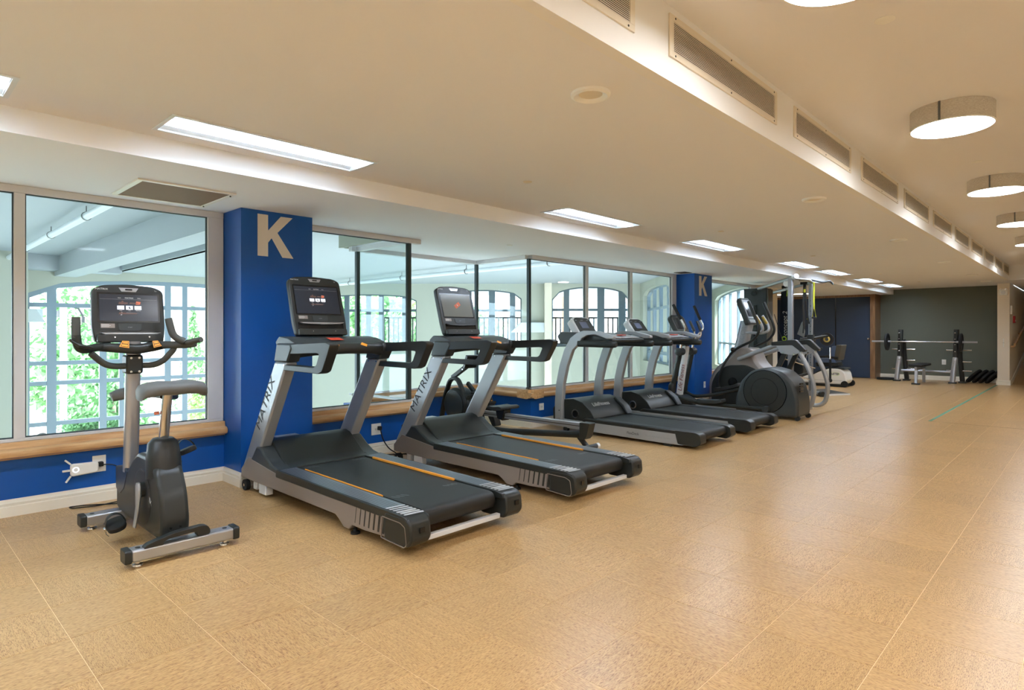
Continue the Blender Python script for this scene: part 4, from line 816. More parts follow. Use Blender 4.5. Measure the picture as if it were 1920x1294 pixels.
# ---- cross trainer with red lettering
def cross_trainer():
    cy = 9.17; t = thing('elliptical_trainer', 'black cross trainer with red lettering on its mast and a round rear drum', 'elliptical', (-4.1, cy, 0))
    part('base_rail', MB().box(-5.10, -3.2, cy - .07, cy + .07, .03, .085), 'silver_paint', t, .008); part('front_foot', MB().box(-5.12, -5.02, cy - .30, cy + .30, 0, .05), 'charcoal', t, .008)
    part('mast_foot', MB().prism(rpoly([(-5.12, .04), (-5.0, .22), (-4.86, .22), (-4.66, .12), (-4.60, .04)], .02), cy - .14, cy + .14), 'charcoal', t, .02)
    m = part('mast', MB().tube([(-4.96, cy, .12), (-4.90, cy, .55), (-4.83, cy, 1.02)], .055, 20, h=.05, sq=2.8), 'frame_grey', t)
    text('lettering', 'Life Fitness', .098, (-4.88, cy - .062, .50), (.13, 0, .99), (-.99, 0, .13), 'print_red', m, shear=.2)
    # housing
    hp = rpoly([(-3.90, .02), (-3.90, .25), (-3.82, .52), (-3.66, .68), (-3.44, .735), (-3.22, .68), (-3.06, .52), (-3.0, .28), (-3.0, .04)], .06)
    part('drum_housing', MB().prism(hp, cy - .26, cy + .26), 'slate', t, .04, seg=3)
    for s in (-1, 1):
        part('drum_disc', MB().lathe([(0, -.012), (.20, -.012), (.285, -.006), (.30, 0), (.30, .01), (0, .01)], (-3.46, cy + s * .262, .385), (0, -s * -1, 0) if s < 0 else (0, -1, 0), 48), 'charcoal', t)
        part('disc_ring', MB().lathe([(.19, -.002), (.193, -.002), (.193, .001), (.19, .001)], (-3.46, cy - .275 if s < 0 else cy + .275, .385), (0, 1, 0), 40, True), 'black_gloss', t)
        part('disc_rim', MB().lathe([(.302, -.003), (.312, -.003), (.312, .002), (.302, .002)], (-3.46, cy - .262 if s < 0 else cy + .262, .385), (0, 1, 0), 40, True), 'black_gloss', t)
    for k in range(4): part('vent_slot', MB().box(-3.012, -2.997, cy - .17, cy - .05, .40 + k * .035, .418 + k * .035).xf(Matrix.Translation((0, 0, 0))), 'black_gloss', t, smooth=0)
    part('rear_wheel', MB().cyl((-3.02, cy - .24, .035), (-3.02, cy - .20, .035), .035).cyl((-3.02, cy + .2, .035), (-3.02, cy + .24, .035), .035), 'black_rubber', t)
    # console
    Fn = panelframe(-4.86, cy, 1.23, .45); con = part('console', plate(Fn, rpoly([(-.20, .02), (-.12, -.04), (.12, -.04), (.20, .02), (.23, .28), (.16, .33), (-.16, .33), (-.23, .28)], .04), -.075, 0), 'charcoal', t, .015)
    part('screen', plate(Fn, rpoly(rect(-.16, .16, .07, .26), .01), 0, .004), 'screen_dark', con); text('lettering', 'LifeFitness', .03, Fn(0, .29, .001), (0, 1, 0), Fn(0, 1, 0) - Fn(0, 0, 0), 'print_grey', con)
    part('console_neck', MB().prism(rpoly([(-4.92, 1.0), (-5.0, 1.24), (-4.86, 1.26), (-4.76, 1.04)], .02), cy - .07, cy + .07), 'slate', t, .015)
    part('accessory_tray', MB().prism(rpoly([(-4.92, 1.04), (-4.92, 1.15), (-4.70, 1.13), (-4.66, 1.05)], .02), cy - .19, cy + .19), 'black_plastic', t, .015)
    for s in (-1, 1):
        a = cy + s * .20; b = cy + s * .30
        part('lower_arm', MB().tube([(-4.97, a, .28), (-4.90, a, .62), (-4.82, a, .97)], .034, 14, h=.045), 'charcoal', t)
        part('pivot_boot', MB().tube([(-4.83, a - .09, .93), (-4.83, a - .07, .93), (-4.83, a + .07, .93), (-4.83, a + .09, .93)], [.03, .062, .062, .03], 18), 'slate', t)
        part('ankle_boot', MB().tube([(-4.97, a, .20), (-4.98, a, .24), (-4.97, a, .38), (-4.955, a, .42)], [.04, .062, .06, .04], 14), 'black_plastic', t)
        part('moving_handle', MB().tube(smoothpath([(-4.82, a, .97), (-4.80, a, 1.12), (-4.68, b, 1.30), (-4.70, b + s * .02, 1.36), (-4.86, b + s * .05, 1.66)], .09, 6), .017, 12), 'chrome', t)
        part('handle_grip', MB().tube([(-4.745, b + s * .03, 1.44), (-4.87, b + s * .05, 1.68)], .023, 14), 'black_rubber', t)
        part('fixed_handle', MB().tube(smoothpath([(-4.78, cy + s * .08, 1.10), (-4.64, cy + s * .10, 1.15), (-4.62, cy + s * .11, 1.23), (-4.66, cy + s * .12, 1.30)], .05), .014, 10), 'chrome', t)
        part('fixed_grip', MB().tube([(-4.625, cy + s * .11, 1.25), (-4.70, cy + s * .125, 1.42)], .022, 12), 'slate', t)
        z0, z1 = (.13, .14) if s < 0 else (.22, .50)
        x1 = -3.42 if s < 0 else -3.6
        part('pedal_arm', MB().tube(smoothpath([(-4.96, a, .26), (-4.80, a, .18), (-4.50, a + s * .03, z0), (x1, b + s * .02, z1)], .15, 6), .028, 12), 'charcoal', t)
        part('arm_end', MB().cyl((x1, b + s * .06, z1), (x1, b - s * .02, z1), .045), 'slate', t)
        px = -4.25; pz = z0 + (z1 - z0) * .30 + .045
        part('pedal', MB().prism(rpoly([(-.22, .01), (-.20, .05), (-.14, .035), (.12, .035), (.19, .05), (.2, .005), (.12, -.02), (-.16, -.02)], .012), -.08, .08).xf(Matrix.Translation((px, b, pz)) @ Matrix.Rotation(R(-3 if s < 0 else -14), 4, 'Y')), 'slate' if s < 0 else 'black_plastic', t, .008)
cross_trainer()

# ---- motion trainer with hooped rear frame
def motion_trainer():
    cy = 10.27; t = thing('motion_trainer', 'dark motion trainer with grey hooped tubes at the back and a tall console', 'elliptical', (-4.1, cy, 0))
    hp = rpoly([(-4.86, .02), (-4.86, .42), (-4.74, .64), (-4.52, .80), (-4.36, .98), (-4.12, .98), (-4.02, .74), (-3.86, .60), (-3.80, .30), (-3.84, .02)], .08)
    part('housing', MB().prism(hp, cy - .24, cy + .24), 'taupe_paint', t, .05, seg=3)
    sp_ = rpoly([(-4.80, .03), (-4.80, .36), (-4.70, .56), (-4.52, .68), (-4.2, .70), (-4.0, .62), (-3.9, .4), (-3.88, .03)], .08)
    part('side_panel', MB().prism(sp_, cy - .262, cy - .235), 'charcoal', t, .01); part('side_panel', MB().prism(sp_, cy + .235, cy + .262), 'charcoal', t, .01)
    part('hub', MB().lathe([(0, -.03), (.03, -.03), (.035, -.02), (.075, -.015), (.08, 0), (0, 0)], (-4.42, cy - .262, .40), (0, 1, 0), 24), 'black_gloss', t)
    m = part('mast', MB().tube([(-4.42, cy, .88), (-4.34, cy, 1.15), (-4.28, cy, 1.42)], .085, 16, h=.10, sq=4), 'silver_paint', t)
    text('lettering', 'PRECOR', .11, (-4.335, cy - .09, 1.14), (.22, 0, .97), (-.97, 0, .22), 'print_grey', m)
    Fn = panelframe(-4.16, cy, 1.38, .36); con = part('console', plate(Fn, rpoly([(-.19, 0), (.19, 0), (.20, .42), (.15, .48), (-.15, .48), (-.20, .42)], .04), -.09, 0), 'slate', t, .02)
    part('bezel', plate(Fn, rpoly(rect(-.165, .165, .10, .43), .02), 0, .005), 'silver_paint', con); part('screen', plate(Fn, rect(-.14, .14, .13, .40), .005, .008), 'screen_dark', con, smooth=0)
    part('key_row', plate(Fn, rpoly(rect(-.15, .15, .02, .08), .01), 0, .006), 'silver_paint', con)
    for k in range(4): part('key', plate(Fn, rect(.145, .158, .16 + k * .05, .18 + k * .05), .005, .009), 'print_white', con)
    part('console_stem', MB().tube([(-4.30, cy, 1.36), (-4.24, cy, 1.44)], .06, 12), 'navy_gloss', t)
    for s in (-1, 1):
        y = cy + s * .33; q = cy + s * .30
        part('moving_arm', MB().tube(smoothpath([(-4.62, q, .18), (-4.66, q, .45), (-4.56, y, .68), (-4.38, y, .95), (-4.05, y, 1.10), (-3.94, y, 1.25), (-3.98, y, 1.42), (-4.12, y - s * .01, 1.72)], .15, 6), .021, 12), 'black_plastic', t)
        part('arm_grip', MB().tube([(-4.0, y, 1.45), (-4.13, y - s * .01, 1.75)], .026, 14), 'charcoal', t)
        part('arm_joint', MB().sphere((-4.38, y, .95), .045), 'black_plastic', t)
        part('fixed_handle', MB().tube(smoothpath([(-4.30, cy + s * .06, 1.24), (-4.06, cy + s * .10, 1.22), (-3.96, cy + s * .13, 1.27), (-3.98, cy + s * .14, 1.36), (-4.08, cy + s * .14, 1.52)], .07), .022, 12), 'silver', t)
        part('sensor_grip', MB().tube([(-4.0, cy + s * .14, 1.38), (-4.075, cy + s * .14, 1.50)], .027, 12), 'gold', t)
        part('frame_rail', MB().tube(smoothpath([(-4.28, y, .80), (-3.70, y, 1.03), (-3.55, y, 1.04)], .1), .034, 14), 'silver_paint', t); part('rail_cap', MB().sphere((-4.28, y, .80), .034), 'silver_paint', t)
        part('elbow_pad', MB().prism(rpoly([(-3.74, 1.03), (-3.74, 1.085), (-3.42, 1.125), (-3.37, 1.12), (-3.22, .965), (-3.24, .935), (-3.30, .945), (-3.42, 1.04)], .012), y - .05, y + .05), 'charcoal', t, .01)
        part('hinge_plate', MB().prism([(-3.68, 1.04), (-3.60, .91), (-3.42, .88), (-3.26, .95), (-3.42, 1.05)], y - .035, y + .035), 'silver_paint', t, .006)
        for x, z in ((-3.56, .92), (-3.40, .905), (-3.30, .95)): part('bolt', MB().cyl((x, y - .045, z), (x, y + .045, z), .016, n=10), 'chrome', t)
        part('rear_hoop', MB().tube(smoothpath([(-3.33, y, .95), (-3.17, y, .64), (-3.10, y, .36), (-3.15, y, .12), (-3.24, y, .055), (-3.75, y - s * .04, .045)], .16, 6), .034, 14), 'silver_paint', t)
        part('link_strut', MB().bar((-3.56, y - s * .06, .92), (-3.80, y - s * .06, .38), .05, .075), 'black_plastic', t, .01)
        part('pedal_link', MB().tube([(-3.80, y - s * .06, .38), (-4.2, y - s * .08, .30), (-4.60, q - s * .04, .22)], .03, 10), 'black_plastic', t)
        part('pedal', MB().box(-4.10, -3.72, y - s * .10 - .07, y - s * .10 + .07, .30, .335), 'black_plastic', t, .012)
        part('rear_glide', MB().box(-3.74, -3.68, y - .04, y + .04, 0, .06), 'charcoal', t, .01)
    part('base_beam', MB().box(-3.85, -3.25, cy - .05, cy + .05, .02, .08), 'silver_paint', t, .01); part('cross_tube', MB().cyl((-3.72, cy - .3, .045), (-3.72, cy + .3, .045), .03), 'silver_paint', t)
motion_trainer()

# ---- cable tower
def cable_tower():
    t = thing('cable_machine', 'tall cable machine with dark weight tower, silver posts and pull-up bar', 'cable machine', (-4.4, 12.2, 0))
    def P(a, b): return (a, b)
    part('weight_shroud', MB().box(-5.20, -4.74, 12.30, 12.56, .03, 2.12), 'black_plastic', t, .008)
    part('shroud_slot', MB().box(-4.99, -4.93, 12.285, 12.301, .3, 1.78), 'black_gloss', t, smooth=0); part('shroud_edge', MB().box(-4.745, -4.71, 12.31, 12.55, .03, 2.1), 'brown_dark', t, .003)
    part('weight_shroud', MB().box(-5.2, -4.97, 13.02, 13.18, .03, 2.10), 'black_plastic', t, .008)
    pA = (-3.98, 11.45); pB = (-4.02, 12.65)
    a = part('post', MB().box(pA[0] - .04, pA[0] + .04, pA[1] - .04, pA[1] + .04, 0, 2.21), 'silver', t, .006); b = part('post', MB().box(pB[0] - .035, pB[0] + .035, pB[1] - .035, pB[1] + .035, 0, 2.22), 'silver', t, .006)
    part('adjust_hole', MB(), 'black_gloss', b) if False else None
    mb = MB()
    for k in range(16): mb.cyl((pB[0], pB[1] - .036, .35 + k * .1), (pB[0], pB[1] - .0365, .35 + k * .1), .009, n=8)
    part('adjust_hole', mb, 'black_gloss', b, kind='stuff')
    part('slider', MB().box(pA[0] - .055, pA[0] + .055, pA[1] - .055, pA[1] + .055, .98, 1.10), 'black_plastic', t, .006); part('slider', MB().box(pB[0] - .055, pB[0] + .055, pB[1] - .055, pB[1] + .055, 1.07, 1.19), 'black_plastic', t, .006)
    part('top_beam', MB().tube([(-5.0, 12.42, 2.10), (-3.86, 11.33, 2.225)], .035, 14, h=.03, sq=3), 'silver', t); part('top_beam', MB().tube([(-4.95, 13.1, 2.06), (-4.02, 12.62, 2.20)], .03, 12), 'silver', t)
    part('beam_cap', MB().tube([(-3.90, 11.37, 2.225), (-3.83, 11.30, 2.232)], .043, 14), 'frame_grey', t)
    part('front_beam', MB().tube([(-3.9, 11.4, 2.2), (-3.86, 12.0, 2.21), (-3.98, 12.65, 2.215)], .025, 12), 'silver', t)
    part('pull_up_bar', MB().tube(smoothpath([(-3.98, 12.6, 2.21), (-3.85, 12.75, 2.20), (-3.78, 12.9, 2.235), (-3.74, 13.0, 2.20)], .06), .017, 10), 'silver', t)
    part('pull_up_bar', MB().tube(smoothpath([(-4.05, 12.1, 2.225), (-3.92, 12.3, 2.23), (-3.80, 12.66, 2.20), (-3.74, 12.86, 2.24), (-3.70, 12.92, 2.17)], .05), .017, 10), 'black_rubber', t)
    for p in ((-4.08, 11.55, 2.13), ): part('pulley', MB().cyl((p[0], p[1] - .015, p[2]), (p[0], p[1] + .015, p[2]), .065, n=28), 'white_plastic', t)
    part('pulley', MB().cyl((-4.98, 12.28, 2.02), (-4.98, 12.25, 2.02), .05, n=24), 'black_gloss', t)
    part('base_bar', MB().tube([(-4.5, 13.19, .06), (-3.80, 12.60, .06)], .04, 12, h=.035, sq=3), 'silver_paint', t); part('base_cap', MB().tube([(-3.84, 12.63, .05), (-3.78, 12.58, .05)], .05, 12), 'charcoal', t)
    part('base_bar', MB().tube([(-5.0, 12.2, .06), (-4.0, 11.45, .06)], .04, 12, h=.035, sq=3), 'silver_paint', t)
    mb = MB(); mb.cyl((-4.08, 11.5, 2.07), (-4.08, 11.5, .2), .004, n=6).cyl((-4.7, 12.6, 1.6), (-3.99, 11.52, .55), .006, n=6).cyl((-4.02, 12.6, 2.1), (-4.02, 12.6, .1), .004, n=6); part('cable', mb, 'black_gloss', t)
    for z in (.75, .5): part('storage_rod', MB().cyl((-4.30, 11.9, z), (-3.9, 12.5, z - .2), .012, n=8), 'chrome', t)
    part('support_frame', MB().bar((-4.5, 12.1, .25), (-4.02, 12.6, .45), .05, .05).bar((-4.3, 12.2, .5), (-4.1, 12.6, .1), .04, .04), 'charcoal', t, .006)
    # lever arms carrying plates
    part('lever_arm', MB().tube(smoothpath([(-3.98, 12.68, 1.12), (-3.85, 12.85, 1.16), (-3.83, 13.0, 1.16)], .05), .028, 12), 'black_plastic', t); part('lever_arm', MB().tube([(-4.3, 12.9, 1.1), (-4.15, 13.0, 1.12)], .028, 12), 'black_plastic', t)
    return t
mat('brown_dark', (84, 78, 66), .5)
cable_tower()
def disc_plate(name, c, ax, r, w, lab, m='black_rubber', group=None, gold=False, parent=None):
    c = Vector(c); o = part(name, MB().lathe([(.026, 0), (.07, 0), (.075, w * .25), (r * .78, w * .25), (r * .83, 0), (r * .97, 0), (r, w * .15), (r, w * .85), (r * .97, w), (r * .83, w), (r * .78, w * .75), (.075, w * .75), (.07, w), (.026, w)], c, ax, 40, True), m, origin=c)
    tag(o, lab, 'weight plate', group)
    if gold:
        A = Vector(ax).normalized(); part('gold_mark', MB().lathe([(.03, -.002), (.06, -.002), (.06, .0), (.03, .0)], c, ax, 24, True), 'gold', o)
    return o
disc_plate('weight_plate', (-3.83, 12.98, 1.10), (-.2, 1, 0), .125, .05, 'round black weight with gold centre on the lever right of the silver post', gold=True)
disc_plate('weight_plate', (-4.17, 12.98, 1.06), (-.2, 1, 0), .125, .05, 'round black weight with gold centre half hidden left of the silver post', gold=True)
# cable with handle hanging from the lever
ch = thing('hanging_chain', 'chrome chain with black strap and ball hanging under the gold-centred weight', 'chain', (-3.86, 13.3, .4))
part('links', MB().cyl((-3.86, 13.3, .93), (-3.86, 13.3, .70), .012, n=8), 'chrome', ch); part('strap', MB().box(-3.88, -3.84, 13.29, 13.31, .3, .70), 'black_rubber', ch, .003); part('grip_ball', MB().sphere((-3.86, 13.3, .27), .04), 'black_rubber', ch)
# suspension straps
st = thing('suspension_strap', 'black and grey suspension straps hanging from the pull-up bar', 'strap', (-4.05, 12.3, 2.2))
part('strap', MB().tube([(-4.03, 12.32, 2.20), (-4.045, 12.30, 1.75), (-4.03, 12.3, 1.35), (-4.04, 12.3, 1.22)], .022, 8, h=.004, up=(1, -1, 0)), 'black_rubber', st)
part('strap', MB().tube([(-4.02, 12.32, 2.17), (-4.00, 12.34, 1.7), (-3.97, 12.36, 1.45), (-3.96, 12.37, 1.40)], .018, 8, h=.004, up=(1, -1, 0)), 'black_rubber', st)
part('strap_tag', MB().box(-4.035, -4.005, 12.285, 12.30, 2.0, 2.06), 'yellow_strap', st, smooth=0)
part('foot_cradle', MB().prism([(-4.16, 1.2), (-4.08, 1.42), (-4.04, 1.46), (-4.02, 1.25), (-4.04, 1.14)], 12.30, 12.34), 'pad_grey', st, .005); part('carabiner', MB().box(-4.10, -3.98, 12.29, 12.33, 2.15, 2.20), 'black_gloss', st, .006)
st = thing('suspension_strap', 'bright yellow strap with triangular handle hanging from the pull-up bar', 'strap', (-3.93, 12.55, 2.2))
part('strap', MB().box(-3.947, -3.917, 12.545, 12.553, 1.72, 2.20), 'yellow_strap', st, smooth=0)
part('handle', MB().tube([(-3.93, 12.55, 1.74), (-3.965, 12.55, 1.53), (-3.895, 12.55, 1.53), (-3.93, 12.55, 1.74)], .014, 8, h=.01), 'yellow_strap', st); part('handle_grip', MB().cyl((-3.97, 12.55, 1.52), (-3.89, 12.55, 1.52), .018, n=12), 'black_rubber', st)
st = part('suspension_strap', MB().tube([(-4.20, 13.2, 1.72), (-4.24, 13.2, 1.56), (-4.26, 13.2, 1.50)], .025, 8, h=.012), 'yellow_strap', origin=(-4.2, 13.2, 1.7)); tag(st, 'small yellow handle hanging left of the black straps', 'strap')
# rower stored upright
t = thing('rowing_machine', 'navy-railed rowing machine stored standing upright behind the cable machine', 'rowing machine', (-4.75, 13.5, 0))
part('monorail', MB().prism([(-4.95, .15), (-4.92, 1.0), (-4.87, 2.1), (-4.84, 2.2), (-4.78, 2.2), (-4.74, 2.0), (-4.62, 1.6), (-4.62, .15)], 13.42, 13.50), 'navy_gloss', t, .008)
part('rail_end', MB().box(-4.85, -4.72, 13.41, 13.51, 2.17, 2.23), 'black_plastic', t, .006); part('rail_foot', MB().box(-4.97, -4.58, 13.35, 13.57, 0, .16), 'charcoal', t, .01)
text('lettering', 'concept 2', .13, (-4.78, 13.419, 1.42), (0, 0, 1), (-1, 0, 0), 'print_white', t, shear=.2)
part('emblem', MB().lathe([(.03, 0), (.055, 0), (.055, .002), (.03, .002)], (-4.80, 13.416, 1.10), (0, 1, 0), 20, True), 'green_print', t)
for k in range(6): part('dot_mark', MB().box(-4.92 + k * .05, -4.90 + k * .05, 13.417, 13.419, .82, .835), 'print_white', t, smooth=0)
part('green_strap', MB().bar((-4.72, 13.4, 2.18), (-4.74, 13.4, 2.0), .02, .01), 'green_print', t)
part('flywheel_cage', MB().cyl((-4.72, 13.55, .45), (-4.72, 13.75, .45), .26, n=30), 'charcoal', t, .02)
wm = part('floor_mat', MB().prism([(-4.55, 13.2), (-3.9, 12.75), (-3.52, 13.35), (-4.2, 14.1)], .0, .03, 'xy'), 'slate', origin=(-3.9, 13.4, 0), bev=.004); tag(wm, 'flat grey platform with pale edge on the floor behind the cable machine', 'platform')
part('edge_strip', MB().bar((-3.9, 12.745, .015), (-3.515, 13.35, .015), .012, .03), 'frame_grey', wm)

# ---- recumbent stepper
def stepper():
    y0, y1 = 15.1, 15.6; t = thing('recumbent_stepper', 'white-bodied recumbent stepper with blue padded seat in front of the navy doors', 'exercise machine', (-4.6, 15.35, 0))
    b = part('body', MB().prism(rpoly([(-5.3, .06), (-5.3, .22), (-4.80, .24), (-4.62, .34), (-4.40, .42), (-4.20, .42), (-4.08, .34), (-4.04, .14), (-4.10, .06)], .05), y0, y1), 'white_plastic', t, .03, seg=3)
    part('side_seam', MB().box(-5.2, -4.06, y0 - .001, y0, .14, .144), 'pad_grey', b, smooth=0)
    part('emblem_ring', MB().lathe([(.088, -.002), (.095, -.002), (.095, 0), (.088, 0)], (0, 0, 0), (0, 1, 0), 28, True).xf(Matrix.Translation((-4.30, y0, .29)) @ Matrix.Diagonal((1.15, 1, .42, 1))), 'green_print', b)
    text('lettering', 'NuSTEP', .06, (-4.30, y0 - .001, .29), (1, 0, 0), (0, 0, 1), 'screen_dark', b, bold=.002)
    part('rear_wheel', MB().cyl((-4.08, y0 - .05, .07), (-4.08, y0, .07), .07, n=24), 'black_rubber', t); part('rear_wheel', MB().cyl((-4.08, y1, .07), (-4.08, y1 + .05, .07), .07, n=24), 'black_rubber', t)
    part('base_strip', MB().box(-5.28, -4.1, y0 - .01, y1 + .01, .0, .06), 'charcoal', t, .006); part('deck_cover', MB().prism([(-4.78, .26), (-4.62, .36), (-4.40, .44), (-4.10, .43), (-4.08, .40), (-4.4, .41), (-4.76, .24)], y0 + .01, y1 - .01), 'charcoal', t, .006)
    part('seat', MB().prism(rpoly([(-4.72, .54), (-4.72, .62), (-4.50, .64), (-4.30, .62), (-4.26, .54)], .03), y0 + .03, y1 - .03), 'blue_vinyl', t, .03); part('seat_frame', MB().prism([(-4.70, .44), (-4.72, .54), (-4.26, .54), (-4.22, .46)], y0 + .05, y1 - .05), 'black_plastic', t, .02)
    part('backrest', MB().prism(rpoly([(-4.44, .64), (-4.36, .92), (-4.26, .93), (-4.30, .64)], .02), y0 + .05, y1 - .05), 'blue_vinyl', t, .03); part('backrest_shell', MB().prism(rpoly([(-4.32, .60), (-4.27, .95), (-4.16, .95), (-4.22, .60)], .02), y0 + .04, y1 - .04), 'brown_dark', t, .02)
    for y in (y0, y1): part('armrest', MB().tube(smoothpath([(-4.22, y, .66), (-4.56, y, .68), (-4.66, y, .66)], .03), .022, 10), 'black_rubber', t)
    part('front_column', MB().tube([(-5.15, 15.35, .2), (-4.98, 15.35, .8), (-4.93, 15.35, 1.0)], .05, 14), 'white_plastic', t); part('moving_arm', MB().tube(smoothpath([(-5.0, y0 + .05, .3), (-4.9, y0 + .02, .8), (-4.7, y0, .86)], .1), .02, 10).tube(smoothpath([(-5.0, y1 - .05, .3), (-4.9, y1 - .02, .8), (-4.7, y1, .86)], .1), .02, 10), 'charcoal', t)
    part('foot_pedal', MB().box(-5.0, -4.92, y0 + .03, y0 + .15, .25, .50).box(-5.0, -4.92, y1 - .15, y1 - .03, .25, .50), 'black_plastic', t, .01)
stepper()

# ---- bench press rack, barbell and plates
rk = thing('bench_press_rack', 'bench press rack with silver uprights in front of the green wall', 'weight rack', (-3.05, 18.2, 0))
for s, x in ((-1, -3.62), (1, -2.46)):
    part('upright', MB().tube([(x - .045 + (.0 if s > 0 else 0), 18.0, .03), (x - .02, 18.05, .4), (x, 18.1, .62)], .055, 12, h=.045, sq=3), 'silver', rk)
    part('upright_guard', MB().tube([(x, 18.1, .60), (x + .02, 18.14, 1.30)], .055, 12, h=.045, sq=3), 'charcoal', rk)
    part('rear_post', MB().tube([(x + .11, 18.35, .02), (x + .07, 18.30, .6), (x + .05, 18.28, 1.05)], .05, 12, h=.045, sq=3), 'black_plastic', rk)
    for z in (.55, .75, .92, 1.05, 1.2): part('bar_hook', MB().bar((x + .01, 18.06, z), (x + .01, 17.98, z + .02), .03, .02), 'chrome', rk, .003)
    for z in (.80, .52, .30):
        part('storage_peg', MB().cyl((x + .10, 18.3, z), (x + .30, 18.3, z), .018, n=12), 'chrome', rk)
        if z != .52: part('storage_peg', MB().cyl((x - .04, 18.25, z), (x - .20, 18.25, z), .018, n=12), 'chrome', rk)
    part('foot', MB().box(x - .12, x + .04, 17.93, 18.07, 0, .035), 'charcoal', rk, .006); part('foot', MB().box(x + .03, x + .19, 18.28, 18.42, 0, .035), 'charcoal', rk, .006)
part('crossbeam', MB().cyl((-3.58, 18.1, .27), (-2.50, 18.1, .27), .03), 'silver', rk)
bn = thing('weight_bench', 'small black-topped flat bench standing before the bench press rack', 'bench', (-3.05, 17.4, 0))
part('seat_pad', MB().box(-3.22, -2.93, 16.95, 18.0, .42, .48), 'black_rubber', bn, .02); part('spine', MB().box(-3.10, -3.05, 17.0, 18.05, .34, .42), 'silver', bn, .006)
part('leg', MB().bar((-3.075, 17.02, .0), (-3.075, 17.08, .40), .06, .06), 'silver', bn, .006); part('leg_foot', MB().box(-3.16, -2.99, 16.98, 17.06, 0, .04), 'charcoal', bn, .006); part('leg', MB().bar((-3.075, 17.95, .0), (-3.075, 17.95, .40), .06, .06), 'silver', bn, .006)
bb = thing('barbell', 'long chrome barbell resting on the bench press rack', 'barbell', (-3.1, 18.0, 1.0))
part('bar', MB().cyl((-3.95, 18.0, 1.0), (-2.28, 18.0, 1.0), .014), 'chrome', bb)
for a, b_ in ((-4.22, -3.79), (-2.42, -2.02)): part('sleeve', MB().cyl((a, 18.0, 1.0), (b_, 18.0, 1.0), .025), 'silver', bb)
disc_plate('weight_plate', (-3.90, 18.0, .99), (1, 0, 0), .22, .05, 'black weight plate on the left end of the barbell')
disc_plate('weight_plate', (-2.36, 18.0, .99), (1, 0, 0), .22, .05, 'black weight plate on the right end of the barbell')
disc_plate('weight_plate', (-3.98, 18.35, .0), (0, 0, 1), .21, .05, 'black weight plate lying flat on the floor by the closet')
for k in range(4):
    x = -2.18 + k * .125; a = R(42); ax = Vector((math.cos(a), -.12, -math.sin(a)))
    disc_plate('weight_plate', (x, 18.62, .225 * math.cos(a) + .012), ax, .215, .05, ['leftmost black plate leaning at the foot of the green wall', 'second leaning black plate from the left', 'third leaning black plate from the left', 'rightmost leaning black plate, next to the cream wall end'][k], group='weight plates leaning by the green wall')

# ---- wall fittings
def outlet(pos, n, lab, w=.07, h=.115, plug=False):
    x, y, z = pos; o = thing('wall_outlet', lab, 'outlet', pos)
    if n == 'x': b = MB().box(x, x + .007, y - w / 2, y + w / 2, z - h / 2, z + h / 2); s = [MB().box(x + .0072, x + .0078, y - .004 + d * .02, y + d * .02, z - .01, z + .01) for d in (-.5, .5)]
    else: b = MB().box(x - w / 2, x + w / 2, y - .007, y, z - h / 2, z + h / 2); s = [MB().box(x - .004 + d * .02, x + d * .02, y - .0078, y - .0072, z - .01, z + .01) for d in (-.5, .5)]
    part('cover_plate', b, 'white_plastic', o, .002)
    for q in s: part('socket', q, 'pad_grey', o, smooth=0)
    return o
outlet((F, 3.565, .255), 'x', 'white wall outlet with black plug between the two large treadmills', .115, .115)
outlet((F, 6.14, .256), 'x', 'white wall outlet on the blue wall left of the first silver treadmill', .09, .09)
outlet((F, 7.35, .29), 'x', 'white wall outlet seen between the legs of the first silver treadmill'); outlet((F, 8.75, .29), 'x', 'white wall outlet seen between the legs of the second silver treadmill')
outlet((-4.98, 10.12, .32), 'x', 'white wall outlet low on the far blue column', .07, .11)
outlet((-2.82, 19.0, .47), 'y', 'white outlet low on the green wall behind the rack', .09, .13)
outlet((-1.565, 18.3, .99), 'y', 'blank grey cover strip on the cream wall end at waist height', .02, .2)
pc = thing('power_cord', 'black power cord looping from the outlet to the floor between large treadmills', 'cord', (-5.25, 3.6, 0))
part('plug', MB().box(F + .008, F + .045, 3.575, 3.61, .245, .285), 'black_rubber', pc, .005)
part('cord', MB().tube(smoothpath([(F + .04, 3.59, .262), (F + .07, 3.60, .15), (F + .10, 3.66, .05), (-5.18, 3.72, .007), (-5.05, 3.60, .007), (-5.0, 3.45, .007), (-5.12, 3.4, .007), (-5.2, 3.6, .007), (-5.05, 3.8, .007)], .06), .006, 8), 'black_rubber', pc)
# wifi extender on its plate
ex = thing('wifi_extender', 'white signal extender with three fins and a glowing ring on the blue wall', 'router', (F, 1.08, .27))
part('body', MB().prism(rpoly([(.985, .215), (1.155, .225), (1.155, .30), (.985, .305)], .022), F + .01, F + .045, 'yz'), 'white_plastic', ex, .008)
part('antenna', MB().bar((F + .02, .99, .30), (F + .02, .955, .335), .012, .012), 'white_plastic', ex, .002); part('antenna', MB().bar((F + .02, .985, .258), (F + .02, .94, .258), .012, .014), 'white_plastic', ex, .002); part('antenna', MB().bar((F + .02, .99, .218), (F + .02, .96, .175), .012, .012), 'white_plastic', ex, .002)
part('light_ring', MB().lathe([(.014, .0455), (.02, .0455), (.02, .0465), (.014, .0465)], (F, 1.015, .262), (1, 0, 0), 24, True), 'tile_glow', ex)
op = outlet((F, 1.165, .278), 'x', 'white outlet plate behind the signal extender on the blue wall', .085, .12)
c2 = thing('power_cord', 'black cord running from the left wall outlet down behind the exercise bike', 'cord', (F, 1.2, .2))
part('plug', MB().box(F + .008, F + .05, 1.155, 1.185, .262, .295), 'black_rubber', c2, .005)
